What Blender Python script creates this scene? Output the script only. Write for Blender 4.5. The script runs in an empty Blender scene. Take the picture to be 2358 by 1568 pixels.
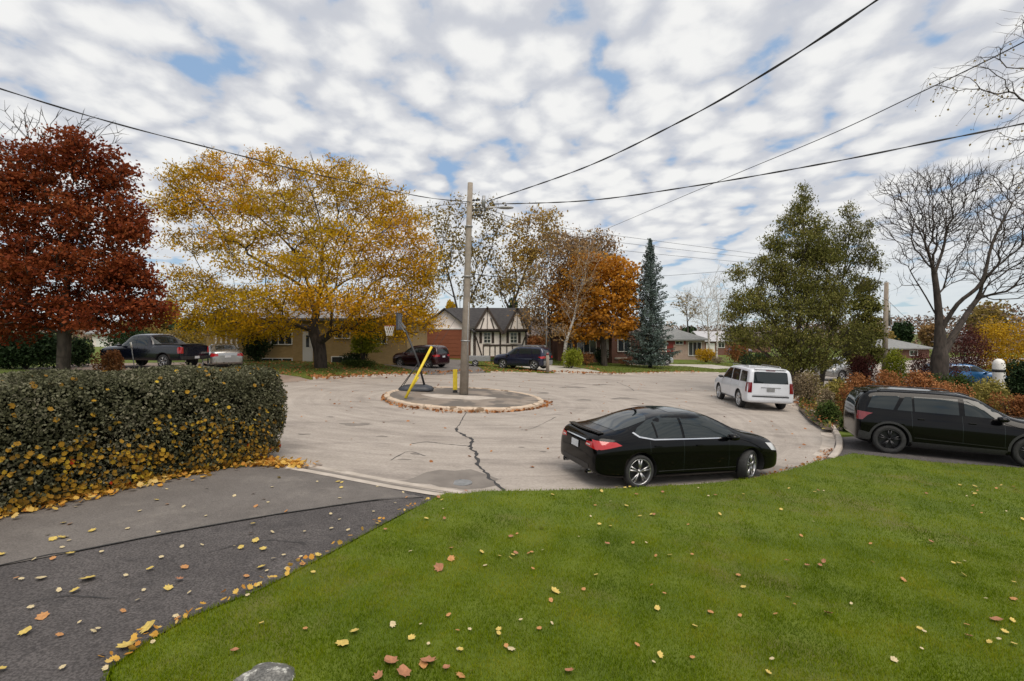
import bpy, bmesh, math, random
import numpy as np
from mathutils import Vector, Matrix
from mathutils.geometry import delaunay_2d_cdt
from mathutils.bvhtree import BVHTree
random.seed(7); RNG = np.random.default_rng(11)
sc = bpy.context.scene
col = sc.collection
R = math.radians

# ---------------------------------------------------------------- camera
FV, HV, EYE = 1150.0, 766.0, 3.0          # focal length and horizon in photo units (2358 wide), eye height
cd = bpy.data.cameras.new('camera'); cam = bpy.data.objects.new('camera', cd); col.objects.link(cam)
cam.location = (0, 0, EYE); cam.rotation_euler = (R(90), 0, 0)
cd.sensor_width = 36; cd.lens = 36*FV/2358; cd.shift_y = -(784-HV)/2358; cd.clip_end = 3000; cd.clip_start = .05
sc.camera = cam
# ---------------------------------------------------------------- world and sun
SUN_EL, SUN_AZ = 60, 160                   # azimuth clockwise from +Y
w = bpy.data.worlds.new('World'); sc.world = w; w.use_nodes = True
nt = w.node_tree; nt.nodes.clear()
def N(nt, t, **k):
    n = nt.nodes.new(t)
    for a, b in k.items():
        if a.startswith('i_'):
            key = a[2:]; key = int(key) if key.isdigit() else key.replace('_', ' ')
            n.inputs[key].default_value = b
        else: setattr(n, a, b)
    return n
def L(nt, a, b): nt.links.new(a, b)
def math_(nt, op, a, b=None, c=None, clamp=False):
    n = nt.nodes.new('ShaderNodeMath'); n.operation = op; n.use_clamp = clamp
    for i, v in enumerate((a, b, c)):
        if v is None: continue
        if isinstance(v, (int, float)): n.inputs[i].default_value = v
        else: nt.links.new(v, n.inputs[i])
    return n.outputs[0]
def mapr(nt, v, a, b, c=0, d=1, smooth=True):
    n = nt.nodes.new('ShaderNodeMapRange'); n.interpolation_type = 'SMOOTHSTEP' if smooth else 'LINEAR'
    nt.links.new(v, n.inputs[0])
    for i, x in enumerate((a, b, c, d)): n.inputs[1+i].default_value = x
    return n.outputs[0]
def mixc(nt, f, a, b, mode='MIX'):
    n = nt.nodes.new('ShaderNodeMix'); n.data_type = 'RGBA'; n.blend_type = mode
    for i, v in ((0, f), (6, a), (7, b)):
        if isinstance(v, (int, float)): n.inputs[i].default_value = v
        elif isinstance(v, tuple): n.inputs[i].default_value = v if len(v) == 4 else v+(1,)
        else: nt.links.new(v, n.inputs[i])
    return n.outputs[2]
sky = N(nt, 'ShaderNodeTexSky', sky_type='NISHITA', sun_disc=False, sun_elevation=R(SUN_EL), sun_rotation=R(SUN_AZ))
sky.air_density = 1.0; sky.dust_density = 1.5
tc = N(nt, 'ShaderNodeTexCoord'); sep = N(nt, 'ShaderNodeSeparateXYZ'); L(nt, tc.outputs['Generated'], sep.inputs[0])
dz = math_(nt, 'ADD', math_(nt, 'MAXIMUM', sep.outputs[2], 0.0), 0.16)
cx = math_(nt, 'DIVIDE', sep.outputs[0], dz); cy = math_(nt, 'DIVIDE', sep.outputs[1], dz)
cmb = N(nt, 'ShaderNodeCombineXYZ'); L(nt, cx, cmb.inputs[0]); L(nt, cy, cmb.inputs[1])
def mp(src, sx, sy, rot=0, off=(0, 0)):
    m = N(nt, 'ShaderNodeMapping'); L(nt, src, m.inputs[0])
    m.inputs['Scale'].default_value = (sx, sy, 1); m.inputs['Rotation'].default_value = (0, 0, R(rot)); m.inputs['Location'].default_value = (off[0], off[1], 0)
    return m.outputs[0]
def nz(src, s, d=5, r=.55, dist=0.0):
    n = N(nt, 'ShaderNodeTexNoise'); L(nt, src, n.inputs['Vector']); n.inputs['Scale'].default_value = s
    n.inputs['Detail'].default_value = d; n.inputs['Roughness'].default_value = r; n.inputs['Distortion'].default_value = dist
    return n.outputs[0]
P = cmb.outputs[0]
big = nz(mp(P, .8, .8, 20, (3.1, 1.7)), 1.2, 2, .5)
puff = nz(mp(P, 1.0, .8, 24, (0, 2)), 5.6, 4, .5, .35)
puff2 = nz(mp(P, 1.0, .9, 24, (5, 0)), 12.5, 5, .56, .2)
streak = nz(mp(P, .8, 1.5, -38, (1, 4)), 2.6, 3, .5)
wn = N(nt, 'ShaderNodeTexNoise'); L(nt, P, wn.inputs['Vector']); wn.inputs['Scale'].default_value = 3.2; wn.inputs['Detail'].default_value = 3
va = N(nt, 'ShaderNodeVectorMath', operation='MULTIPLY_ADD'); L(nt, wn.outputs[1], va.inputs[0]); va.inputs[1].default_value = (.26, .26, 0); L(nt, mp(P, 1.0, .82, 28, (7, 3)), va.inputs[2])
vo = N(nt, 'ShaderNodeTexVoronoi', feature='SMOOTH_F1'); L(nt, va.outputs[0], vo.inputs['Vector']); vo.inputs['Scale'].default_value = 7.2; vo.inputs['Smoothness'].default_value = .55; vo.voronoi_dimensions = '2D'
cell = math_(nt, 'SUBTRACT', 1.0, vo.outputs['Distance'])
dens = math_(nt, 'ADD', math_(nt, 'MULTIPLY', cell, .50), math_(nt, 'ADD', math_(nt, 'MULTIPLY', big, .16), math_(nt, 'MULTIPLY', puff2, .34)))
cover = mapr(nt, dens, .305, .455)
shade = math_(nt, 'ADD', math_(nt, 'MULTIPLY', dens, -1.0), math_(nt, 'ADD', math_(nt, 'MULTIPLY', streak, .32), math_(nt, 'MULTIPLY', puff, -.30)))
shf = mapr(nt, shade, -.69, -.39)
ccol = mixc(nt, shf, (10.3, 10.3, 10.2), (6.7, 6.95, 7.6))
low = mapr(nt, sep.outputs[2], .0, .30)
ccol = mixc(nt, low, (9.6, 9.6, 9.5), ccol)
hz = mapr(nt, sep.outputs[2], .0, .20)
cover = math_(nt, 'MULTIPLY', cover, math_(nt, 'ADD', .55, math_(nt, 'MULTIPLY', hz, .45)))
blue = mixc(nt, hz, (6.6, 8.6, 9.6), (3.9, 5.9, 8.8))
skyc = mixc(nt, .75, sky.outputs[0], blue)
final = mixc(nt, cover, skyc, ccol)
bg = N(nt, 'ShaderNodeBackground'); bg.inputs[1].default_value = .085; L(nt, final, bg.inputs[0])
wo = N(nt, 'ShaderNodeOutputWorld'); L(nt, bg.outputs[0], wo.inputs[0])
w.cycles.sampling_method = 'MANUAL'; w.cycles.sample_map_resolution = 512
sl = bpy.data.lights.new('sun', 'SUN'); sl.energy = 2.9; sl.angle = R(48); sl.color = (1, .90, .78)
so = bpy.data.objects.new('sun', sl); col.objects.link(so)
sd = Vector((math.sin(R(SUN_AZ))*math.cos(R(SUN_EL)), math.cos(R(SUN_AZ))*math.cos(R(SUN_EL)), math.sin(R(SUN_EL))))
so.rotation_euler = sd.to_track_quat('Z', 'Y').to_euler(); so.location = (0, 0, 40)
sc.view_settings.view_transform = 'Standard'; sc.view_settings.look = 'None'; sc.view_settings.gamma = 1; sc.view_settings.exposure = .04
sc.render.engine = 'CYCLES'

# ---------------------------------------------------------------- helpers
def T(x, y=0):                            # the place tilts gently down to the right
    return 1.2*np.tanh(-np.asarray(x)/24.) if np.ndim(x) == 0 and x < 0 else (-.9*np.tanh(np.asarray(x)/18.) if np.ndim(x) == 0 else np.where(np.asarray(x) < 0, 1.2*np.tanh(-np.asarray(x)/24.), -.9*np.tanh(np.asarray(x)/18.)))
def G(x, y, dz=0):                        # photo point -> point on the ground
    u, v = (x-1179)/FV, (y-HV)/FV
    Y = EYE/max(v, .02)
    for _ in range(30): Y = .5*Y+.5*(EYE-float(T(u*Y))-dz)/max(v, .02)
    return Vector((u*Y, Y, float(T(u*Y))+dz))
def W(x, y, Y): return Vector(((x-1179)*Y/FV, Y, EYE-(y-HV)*Y/FV))
def XY(x, Y): return (x-1179)*Y/FV
def tag(o, label=None, cat=None, group=None, kind=None):
    if label: o['label'] = label
    if cat: o['category'] = cat
    if group: o['group'] = group
    if kind: o['kind'] = kind
    return o
def empty(name, loc, rz=0, label=None, cat=None, group=None):
    o = bpy.data.objects.new(name, None); col.objects.link(o); o.location = loc; o.rotation_euler = (0, 0, rz); o.empty_display_size = .3
    return tag(o, label, cat, group)
def link(name, me, mat=None, parent=None, smooth=False):
    if mat is not None:
        for m in (mat if isinstance(mat, (list, tuple)) else [mat]): me.materials.append(m)
    if smooth: me.polygons.foreach_set('use_smooth', [True]*len(me.polygons))
    o = bpy.data.objects.new(name, me); col.objects.link(o)
    if parent is not None: o.parent = parent
    return o
def mk(name, V, F, mat=None, parent=None, smooth=False):
    me = bpy.data.meshes.new(name); me.from_pydata([tuple(v) for v in V], [], F); me.update()
    return link(name, me, mat, parent, smooth)
def mknp(name, V, F, mat=None, parent=None, smooth=False):
    V = np.asarray(V, dtype=np.float32); F = np.asarray(F, dtype=np.int32); k = F.shape[1]
    me = bpy.data.meshes.new(name); me.vertices.add(len(V)); me.vertices.foreach_set('co', V.ravel())
    me.loops.add(F.size); me.loops.foreach_set('vertex_index', F.ravel())
    me.polygons.add(len(F)); me.polygons.foreach_set('loop_start', np.arange(0, F.size, k, dtype=np.int32))
    me.update(calc_edges=True); me.validate()
    return link(name, me, mat, parent, smooth)
class MB:                                   # collects shapes into one mesh
    def __init__(s): s.v = []; s.f = []; s.m = []; s.cm = 0
    def add(s, V, F):
        n = len(s.v); s.v += [tuple(p) for p in V]; s.f += [tuple(i+n for i in f) for f in F]; s.m += [s.cm]*len(F)
    def box(s, x0, x1, y0, y1, z0, z1, bev=0):
        V = [(x, y, z) for z in (z0, z1) for y in (y0, y1) for x in (x0, x1)]
        F = [(0, 2, 3, 1), (4, 5, 7, 6), (0, 1, 5, 4), (2, 6, 7, 3), (0, 4, 6, 2), (1, 3, 7, 5)]
        s.add(V, F)
    def cbox(s, c, sx, sy, sz, rz=0, M=None):
        V = [Vector((x, y, z)) for z in (-sz/2, sz/2) for y in (-sy/2, sy/2) for x in (-sx/2, sx/2)]
        M = M or Matrix.Rotation(rz, 3, 'Z')
        s.add([M @ p+Vector(c) for p in V], [(0, 2, 3, 1), (4, 5, 7, 6), (0, 1, 5, 4), (2, 6, 7, 3), (0, 4, 6, 2), (1, 3, 7, 5)])
    def bar(s, a, b, w, t=None):
        a, b = Vector(a), Vector(b); d = b-a; q = d.to_track_quat('X', 'Z').to_matrix()
        s.cbox((a+b)/2, d.length, w, t or w, M=q)
    def tube(s, pts, r, n=8, cap=True):
        pts = [Vector(p) for p in pts]; rs = r if isinstance(r, (list, tuple)) else [r]*len(pts)
        V = []; F = []
        for i, p in enumerate(pts):
            d = (pts[min(i+1, len(pts)-1)]-pts[max(i-1, 0)]).normalized()
            a = d.orthogonal().normalized() if i == 0 else (pa-d*pa.dot(d)).normalized()
            pa = a; b = d.cross(a)
            V += [p+rs[i]*(a*math.cos(t)+b*math.sin(t)) for t in [2*math.pi*k/n for k in range(n)]]
        for i in range(len(pts)-1):
            F += [(i*n+k, i*n+(k+1) % n, (i+1)*n+(k+1) % n, (i+1)*n+k) for k in range(n)]
        if cap: F += [tuple(range(n-1, -1, -1)), tuple(range(len(V)-n, len(V)))]
        s.add(V, F)
    def lathe(s, prof, n=24, c=(0, 0, 0), axis='Z'):
        V = []; F = []
        for r, z in prof:
            for k in range(n):
                t = 2*math.pi*k/n; p = (r*math.cos(t), r*math.sin(t), z)
                if axis == 'Y': p = (p[0], p[2], p[1])
                V.append((p[0]+c[0], p[1]+c[1], p[2]+c[2]))
        for i in range(len(prof)-1):
            F += [(i*n+k, i*n+(k+1) % n, (i+1)*n+(k+1) % n, (i+1)*n+k) for k in range(n)]
        s.add(V, F)
    def build(s, name, mat, parent=None, smooth=False, bevel=0):
        me = bpy.data.meshes.new(name); me.from_pydata(s.v, [], s.f); me.update()
        bm = bmesh.new(); bm.from_mesh(me); bm.faces.ensure_lookup_table()
        for f, m in zip(bm.faces, s.m): f.material_index = m
        bmesh.ops.recalc_face_normals(bm, faces=bm.faces); bm.to_mesh(me); bm.free()
        o = link(name, me, mat, parent, smooth)
        if bevel:
            b = o.modifiers.new('bevel', 'BEVEL'); b.width = bevel; b.segments = 2; b.limit_method = 'ANGLE'
        return o
def smooth_poly(pts, n=6, closed=False):     # Catmull-Rom
    P = [Vector(p) for p in pts]; out = []; m = len(P)
    for i in range(m if closed else m-1):
        g = lambda k: P[k % m] if closed else P[max(0, min(m-1, k))]
        a, b, c, d = g(i-1), g(i), g(i+1), g(i+2)
        for j in range(n):
            t = j/n
            out.append(.5*((2*b)+(c-a)*t+(2*a-5*b+4*c-d)*t*t+(3*b-a-3*c+d)*t**3))
    if not closed: out.append(P[-1])
    return out
def inpoly(px, py, poly):
    x = np.asarray(px, float); y = np.asarray(py, float); r = np.zeros(x.shape, bool)
    q = np.array([(p[0], p[1]) for p in poly]); x1, y1 = q[:, 0], q[:, 1]; x2, y2 = np.roll(x1, -1), np.roll(y1, -1)
    for a, b, c, d in zip(x1, y1, x2, y2):
        if b == d: continue
        r ^= ((b > y) != (d > y)) & (x < (c-a)*(y-b)/(d-b)+a)
    return r
def pdist(px, py, poly, closed=True):
    x = np.asarray(px, float); y = np.asarray(py, float); best = np.full(x.shape, 1e9); m = len(poly)
    for i in range(m if closed else m-1):
        a, b = poly[i], poly[(i+1) % m]; dx, dy = b[0]-a[0], b[1]-a[1]; l = dx*dx+dy*dy+1e-12
        t = np.clip(((x-a[0])*dx+(y-a[1])*dy)/l, 0, 1)
        best = np.minimum(best, np.hypot(x-a[0]-t*dx, y-a[1]-t*dy))
    return best
def dens_poly(poly, step):
    out = []
    for i in range(len(poly)):
        a = Vector(poly[i][:2]); b = Vector(poly[(i+1) % len(poly)][:2]); n = max(1, int((b-a).length/step))
        out += [a.lerp(b, k/n) for k in range(n)]
    return out
def fill(poly, step):                        # triangulated polygon with inner points
    B = dens_poly(poly, step*.8); xs = [p[0] for p in B]; ys = [p[1] for p in B]
    gx, gy = np.meshgrid(np.arange(min(xs)+step/2, max(xs), step), np.arange(min(ys)+step/2, max(ys), step))
    gx = gx.ravel(); gy = gy.ravel()
    if len(gx):
        ok = inpoly(gx, gy, B); gx, gy = gx[ok], gy[ok]
        if len(gx):
            ok = pdist(gx, gy, B) > step*.3; gx, gy = gx[ok], gy[ok]
    pts = [Vector(p) for p in B]+[Vector((a, b)) for a, b in zip(gx, gy)]
    r = delaunay_2d_cdt(pts, [], [list(range(len(B)))], 1, 1e-5)
    return r[0], r[2]
def sheet(name, poly, dz, mat, step=.8, kind='structure', zf=None, parent=None):
    v, f = fill(poly, step)
    V = [(p[0], p[1], (zf(p[0], p[1]) if zf else float(T(p[0])))+dz) for p in v]
    F = [t if (Vector(V[t[1]])-Vector(V[t[0]])).cross(Vector(V[t[2]])-Vector(V[t[0]])).z > 0 else tuple(reversed(t)) for t in map(tuple, f)]
    o = mk(name, V, F, mat, parent, True)
    if kind: o['kind'] = kind
    return o

# ---------------------------------------------------------------- materials
def mat(name, color=(.5, .5, .5), rough=.7, metal=0, **k):
    m = bpy.data.materials.new(name); m.use_nodes = True; b = m.node_tree.nodes['Principled BSDF']
    b.inputs['Base Color'].default_value = tuple(color)+(1,); b.inputs['Roughness'].default_value = rough; b.inputs['Metallic'].default_value = metal
    for a, v in k.items(): b.inputs[a.replace('_', ' ')].default_value = v
    return m
def noisy(name, c1, c2, scale, rough=.85, detail=6, bump=0, bscale=None, c3=None, s3=1.0, t3=(.5, .6), metal=0, rr=.6, stretch=None, coat=0, bdist=.02, sp=None):
    m = mat(name, c1, rough, metal); nt = m.node_tree; b = nt.nodes['Principled BSDF']
    tc = N(nt, 'ShaderNodeTexCoord'); src = tc.outputs['Object']
    if stretch:
        mm = N(nt, 'ShaderNodeMapping'); mm.inputs['Scale'].default_value = stretch; L(nt, src, mm.inputs[0]); src = mm.outputs[0]
    def tex(s, d=detail, r=rr):
        n = N(nt, 'ShaderNodeTexNoise'); L(nt, src, n.inputs['Vector']); n.inputs['Scale'].default_value = s; n.inputs['Detail'].default_value = d; n.inputs['Roughness'].default_value = r
        return n.outputs[0]
    c = mixc(nt, mapr(nt, tex(scale), .35, .65), tuple(c1), tuple(c2))
    if c3: c = mixc(nt, mapr(nt, tex(s3, 4), t3[0], t3[1]), c, tuple(c3))
    if sp: c = mixc(nt, 1.0, c, mixc(nt, mapr(nt, tex(sp[0], 2, .5), .3, .7), (1-sp[1],)*3, (1+sp[1],)*3), 'MULTIPLY')
    L(nt, c, b.inputs['Base Color'])
    if bump:
        bn = N(nt, 'ShaderNodeBump'); bn.inputs['Strength'].default_value = bump; bn.inputs['Distance'].default_value = bdist
        L(nt, tex(bscale or scale*6, 3), bn.inputs['Height']); L(nt, bn.outputs[0], b.inputs['Normal'])
    if coat: b.inputs['Coat Weight'].default_value = coat
    return m
def leafmat(name, cols, clump=.5, trans=.35, rough=.6, wr=.6):
    m = bpy.data.materials.new(name); m.use_nodes = True; nt = m.node_tree; nt.nodes.clear()
    g = N(nt, 'ShaderNodeNewGeometry'); tc = N(nt, 'ShaderNodeTexCoord')
    n = N(nt, 'ShaderNodeTexNoise'); L(nt, tc.outputs['Object'], n.inputs['Vector']); n.inputs['Scale'].default_value = clump; n.inputs['Detail'].default_value = 3
    f = math_(nt, 'ADD', math_(nt, 'MULTIPLY', g.outputs['Random Per Island'], wr), math_(nt, 'MULTIPLY', mapr(nt, n.outputs[0], .33, .67, smooth=False), 1-wr))
    r = N(nt, 'ShaderNodeValToRGB'); e = r.color_ramp.elements
    while len(e) < len(cols): e.new(.5)
    for i, c in enumerate(cols): e[i].position = i/(len(cols)-1); e[i].color = tuple(c)+(1,)
    L(nt, f, r.inputs[0])
    d = N(nt, 'ShaderNodeBsdfPrincipled'); L(nt, r.outputs[0], d.inputs['Base Color']); d.inputs['Roughness'].default_value = rough; d.inputs['Specular IOR Level'].default_value = .08
    t = N(nt, 'ShaderNodeBsdfTranslucent'); L(nt, r.outputs[0], t.inputs[0])
    mx = N(nt, 'ShaderNodeMixShader'); mx.inputs[0].default_value = trans; L(nt, d.outputs[0], mx.inputs[1]); L(nt, t.outputs[0], mx.inputs[2])
    o = N(nt, 'ShaderNodeOutputMaterial'); L(nt, mx.outputs[0], o.inputs[0])
    return m
def brick(name, c1, c2, mortar, bw=.21, bh=.068, msz=.006):
    m = mat(name, c1, .9); nt = m.node_tree; b = nt.nodes['Principled BSDF']
    tc = N(nt, 'ShaderNodeTexCoord'); s = N(nt, 'ShaderNodeSeparateXYZ'); L(nt, tc.outputs['Object'], s.inputs[0])
    cc = N(nt, 'ShaderNodeCombineXYZ'); L(nt, math_(nt, 'ADD', s.outputs[0], s.outputs[1]), cc.inputs[0]); L(nt, s.outputs[2], cc.inputs[1])
    t = N(nt, 'ShaderNodeTexBrick'); L(nt, cc.outputs[0], t.inputs[0]); t.inputs['Scale'].default_value = 1
    t.inputs['Brick Width'].default_value = bw; t.inputs['Row Height'].default_value = bh; t.inputs['Mortar Size'].default_value = msz
    t.inputs['Color1'].default_value = c1+(1,); t.inputs['Color2'].default_value = c2+(1,); t.inputs['Mortar'].default_value = mortar+(1,)
    n = N(nt, 'ShaderNodeTexNoise'); n.inputs['Scale'].default_value = 1.6; n.inputs['Detail'].default_value = 5; L(nt, tc.outputs['Object'], n.inputs['Vector'])
    L(nt, mixc(nt, mapr(nt, n.outputs[0], .3, .7, 0, .5), t.outputs[0], tuple(x*.65 for x in c1)), b.inputs['Base Color'])
    return m
M = {}
M['glass'] = mat('dark glass', (.014, .02, .022), .03, IOR=1.55, Specular_IOR_Level=.5)
M['wglass'] = mat('window glass', (.03, .035, .04), .08, Specular_IOR_Level=.8)
M['chrome'] = mat('chrome', (.75, .76, .78), .12, 1)
M['rubber'] = noisy('tyre rubber', (.018, .018, .019), (.03, .03, .031), 20, .8)
M['blackplastic'] = noisy('black plastic', (.018, .018, .02), (.03, .03, .032), 30, .5)
M['alloy'] = mat('alloy rim', (.42, .42, .43), .3, .9)
M['whiterim'] = mat('bright rim', (.6, .6, .61), .3, .8)
M['blackrim'] = mat('black rim', (.03, .03, .033), .3, .6)
M['redlens'] = mat('red lens', (.42, .012, .015), .12, Coat_Weight=1.0)
M['darkred'] = mat('dark red lens', (.16, .006, .01), .12, Coat_Weight=1.0)
M['lens'] = mat('clear lens', (.6, .6, .6), .08, .3, Coat_Weight=1.0)
M['amber'] = mat('amber lens', (.75, .3, .06), .15, Coat_Weight=1.0)
M['plate'] = noisy('number plate', (.62, .64, .68), (.5, .52, .56), 30, .5)
M['concrete'] = noisy('concrete', (.37, .325, .28), (.47, .42, .37), 2.5, .9, bump=.2, bscale=60, c3=(.24, .21, .18), s3=1.2, t3=(.55, .7))
M['poleconc'] = noisy('pole concrete', (.235, .20, .165), (.31, .27, .225), 3, .85, bump=.15, bscale=50, c3=(.2, .19, .17), s3=.8, t3=(.5, .7))
M['steel'] = noisy('grey steel', (.25, .255, .26), (.33, .335, .34), 9, .5, metal=.6)
M['yellow'] = noisy('yellow plastic', (.72, .55, .03), (.6, .45, .03), 5, .5, c3=(.42, .3, .05), s3=3, t3=(.6, .75))
M['bark'] = noisy('bark', (.055, .042, .032), (.12, .095, .075), 6, .95, bump=.6, bscale=14, stretch=(1, 1, .3))
M['barkdark'] = noisy('dark bark', (.03, .024, .02), (.07, .055, .046), 6, .95, bump=.5, bscale=14, stretch=(1, 1, .3))
M['barkgrey'] = noisy('grey bark', (.034, .027, .025), (.07, .058, .052), 5, .95, bump=.6, bscale=12, stretch=(1, 1, .3))
M['birch'] = noisy('birch bark', (.42, .39, .35), (.55, .52, .48), 3, .85, c3=(.1, .085, .075), s3=5, t3=(.52, .6), stretch=(1, 1, 2))
M['white'] = noisy('white paint', (.68, .67, .64), (.76, .75, .72), 3, .6)
M['timber'] = noisy('dark timber', (.035, .024, .02), (.06, .042, .033), 6, .75)
M['wood'] = noisy('weathered wood', (.2, .165, .135), (.3, .26, .21), 7, .9, stretch=(1, 1, .2))
# ---------------------------------------------------------------- ground, road, driveways
g2 = lambda x, y: G(x, y).xy
near = [g2(*p) for p in ((598, 1066), (760, 1097), (900, 1124), (1040, 1147), (1110, 1142), (1179, 1141), (1330, 1138), (1490, 1131), (1640, 1121), (1750, 1106), (1850, 1080), (1905, 1055), (1925, 1032), (1922, 1005), (1900, 975), (1865, 950), (1835, 934))]
right_hidden = [Vector(p) for p in ((16.5, 28.8), (19.5, 32.5), (26, 38.5), (42, 50), (80, 74))]
far_hidden = [Vector(p) for p in ((74, 82), (38, 58.5), (28, 53))]
far = [g2(*p) for p in ((1655, 858), (1530, 860), (1400, 863), (1300, 860), (1130, 858), (1000, 862), (900, 866), (800, 871), (721, 874))]
left_hidden = [Vector(p) for p in ((-12.4, 24.6), (-13.3, 21), (-12.6, 17), (-10.2, 13.4), (-7.5, 11.3))]
seg = lambda pts, n=5: [p.xy for p in smooth_poly([Vector((p[0], p[1], 0)) for p in pts], n)]
near_s = seg(near); far_s = seg(far); rh_s = seg([near[-1]]+right_hidden)[1:]; lh_s = seg([far[-1]]+left_hidden+[near[0]])[1:-1]
road = near_s+rh_s+far_hidden+far_s+lh_s
drv_near = [Vector(p) for p in ((near[0].x-.1, near[0].y+.15),)]+[g2(*p) for p in ((760, 1095), (900, 1122), (1036, 1144), (1000, 1157), (880, 1222), (720, 1312), (600, 1376), (440, 1442), (340, 1500), (252, 1566))]+[Vector(p) for p in ((-2.75, 3.2), (-2.6, -2), (-8.5, -2), (-8.9, 4.5))]+[g2(0, 1193), g2(300, 1134), g2(590, 1074)]
drv_right = [g2(1884, 1070), g2(1920, 1035), g2(1925, 1008), Vector((11.9, 16.6)), Vector((15.5, 14.8)), Vector((23, 11.5)), Vector((21.5, 8.3)), g2(2358, 1086), g2(2150, 1072), g2(1962, 1052)]
drv_truck = [Vector(p) for p in ((-12.9, 20.3), (-10.6, 26.4), (-13.6, 28.2), (-15.2, 31.5), (-22, 34.5), (-27, 31), (-26, 26.5), (-17.5, 24.2))]
drv_maroon = [Vector(p) for p in ((-5.3, 32.3), (-1.9, 36), (-2.6, 40), (-5, 49), (-10.5, 49), (-9.8, 38), (-7.6, 35.5))]
drv_blue = [Vector(p) for p in ((3.3, 38.9), (7.6, 39.6), (7.3, 42.5), (5.5, 47), (1.5, 47.5), (.2, 43.8))]
drv_silver = [Vector(p) for p in ((20.5, 50), (24, 52.5), (23, 57.5), (12.5, 57), (12.5, 53.6), (18.8, 53.6))]
drv_east = [Vector(p) for p in ((24, 36.6), (27.5, 39.8), (33, 44), (36, 38), (36, 31), (28, 31))]
drives = [drv_near, drv_right, drv_truck, drv_maroon, drv_blue, drv_silver, drv_east]
pave = [road]+drives
def inpave(x, y):
    r = np.zeros(np.shape(x), bool)
    for p in pave: r |= inpoly(x, y, p)
    return r
def gz(x, y):
    x = np.asarray(x, float); return T(x)+.10
def gz1(x, y=0): return float(T(float(x)))+.10
# one big sheet of ground to the horizon, stepped down under the paving
pts = []; edges = []; low = []
for poly in pave:
    B = [p.xy.to_3d() for p in dens_poly(poly, 1.0)]
    n0 = len(pts); m = len(B)
    area = sum(B[i].x*B[(i+1) % m].y-B[(i+1) % m].x*B[i].y for i in range(m)); s = 1 if area > 0 else -1
    out = []
    for i in range(m):
        d = (B[(i+1) % m]-B[i-1]).normalized(); out.append(B[i]+Vector((d.y, -d.x, 0))*s*.04)
    for ring in (B, out):
        k = len(pts); pts += [p.xy for p in ring]; edges += [(k+i, k+(i+1) % m) for i in range(m)]
gx, gy = np.meshgrid(np.arange(-60, 90, 1.6), np.arange(-12, 110, 1.6)); gx = gx.ravel(); gy = gy.ravel()
keep = np.ones(gx.shape, bool)
for p in pave: keep &= pdist(gx, gy, p) > .5
gx, gy = gx[keep], gy[keep]
pts += [Vector((a, b)) for a, b in zip(gx, gy)]
for r_ in (150, 260, 500, 1000, 1600):
    pts += [Vector((15+r_*math.cos(t), 50+r_*math.sin(t))) for t in np.linspace(0, 2*math.pi, 40, endpoint=False)]
r = delaunay_2d_cdt(pts, edges, [], 0, 1e-5)
gv = np.array([(p[0], p[1]) for p in r[0]])
ins = inpave(gv[:, 0], gv[:, 1]); dm = np.full(len(gv), 1e9)
for p in pave: dm = np.minimum(dm, pdist(gv[:, 0], gv[:, 1], p))
lowm = ins | (dm < .012)
gzv = T(gv[:, 0])+np.where(lowm, -.09, .10)
M['grass'] = noisy('grass ground', (.07, .105, .005), (.105, .14, .008), .9, 1.0, detail=8, bump=.6, bscale=40, c3=(.12, .115, .03), s3=.5, t3=(.5, .72), rr=.7)
M['asphalt'] = noisy('pale asphalt', (.305, .270, .238), (.365, .326, .29), .7, .9, detail=10, bump=.35, bscale=70, c3=(.225, .197, .175), s3=.45, t3=(.48, .72), rr=.8, stretch=(.6, 1.5, 1), sp=(28, .13))
ground = mk('ground', [(a, b, c) for (a, b), c in zip(gv, gzv)], [tuple(f) for f in r[2]], M['grass'], None, False); ground['kind'] = 'structure'
bmn = bmesh.new(); bmn.from_mesh(ground.data)
for f in bmn.faces:
    if f.normal.z < 0: f.normal_flip()
bmn.to_mesh(ground.data); bmn.free()
sheet('road', road, 0, M['asphalt'], .9)
M['drive1'] = noisy('driveway asphalt', (.07, .063, .063), (.105, .095, .093), 1.2, .95, detail=10, bump=.8, bscale=55, c3=(.066, .06, .06), s3=.9, t3=(.5, .66), rr=.8, bdist=.03, sp=(46, .42))
M['drive2'] = noisy('newer asphalt', (.115, .103, .095), (.145, .131, .121), 1.0, .95, detail=10, bump=.5, bscale=70, c3=(.19, .172, .155), s3=.7, t3=(.5, .75), rr=.75, sp=(55, .2))
M['drive3'] = noisy('concrete driveway', (.35, .32, .275), (.43, .40, .35), .6, .9, detail=8, c3=(.26, .235, .2), s3=.8, t3=(.55, .7))
M['drive4'] = noisy('brown paved driveway', (.20, .15, .12), (.27, .21, .17), .8, .9, detail=8)
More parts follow.
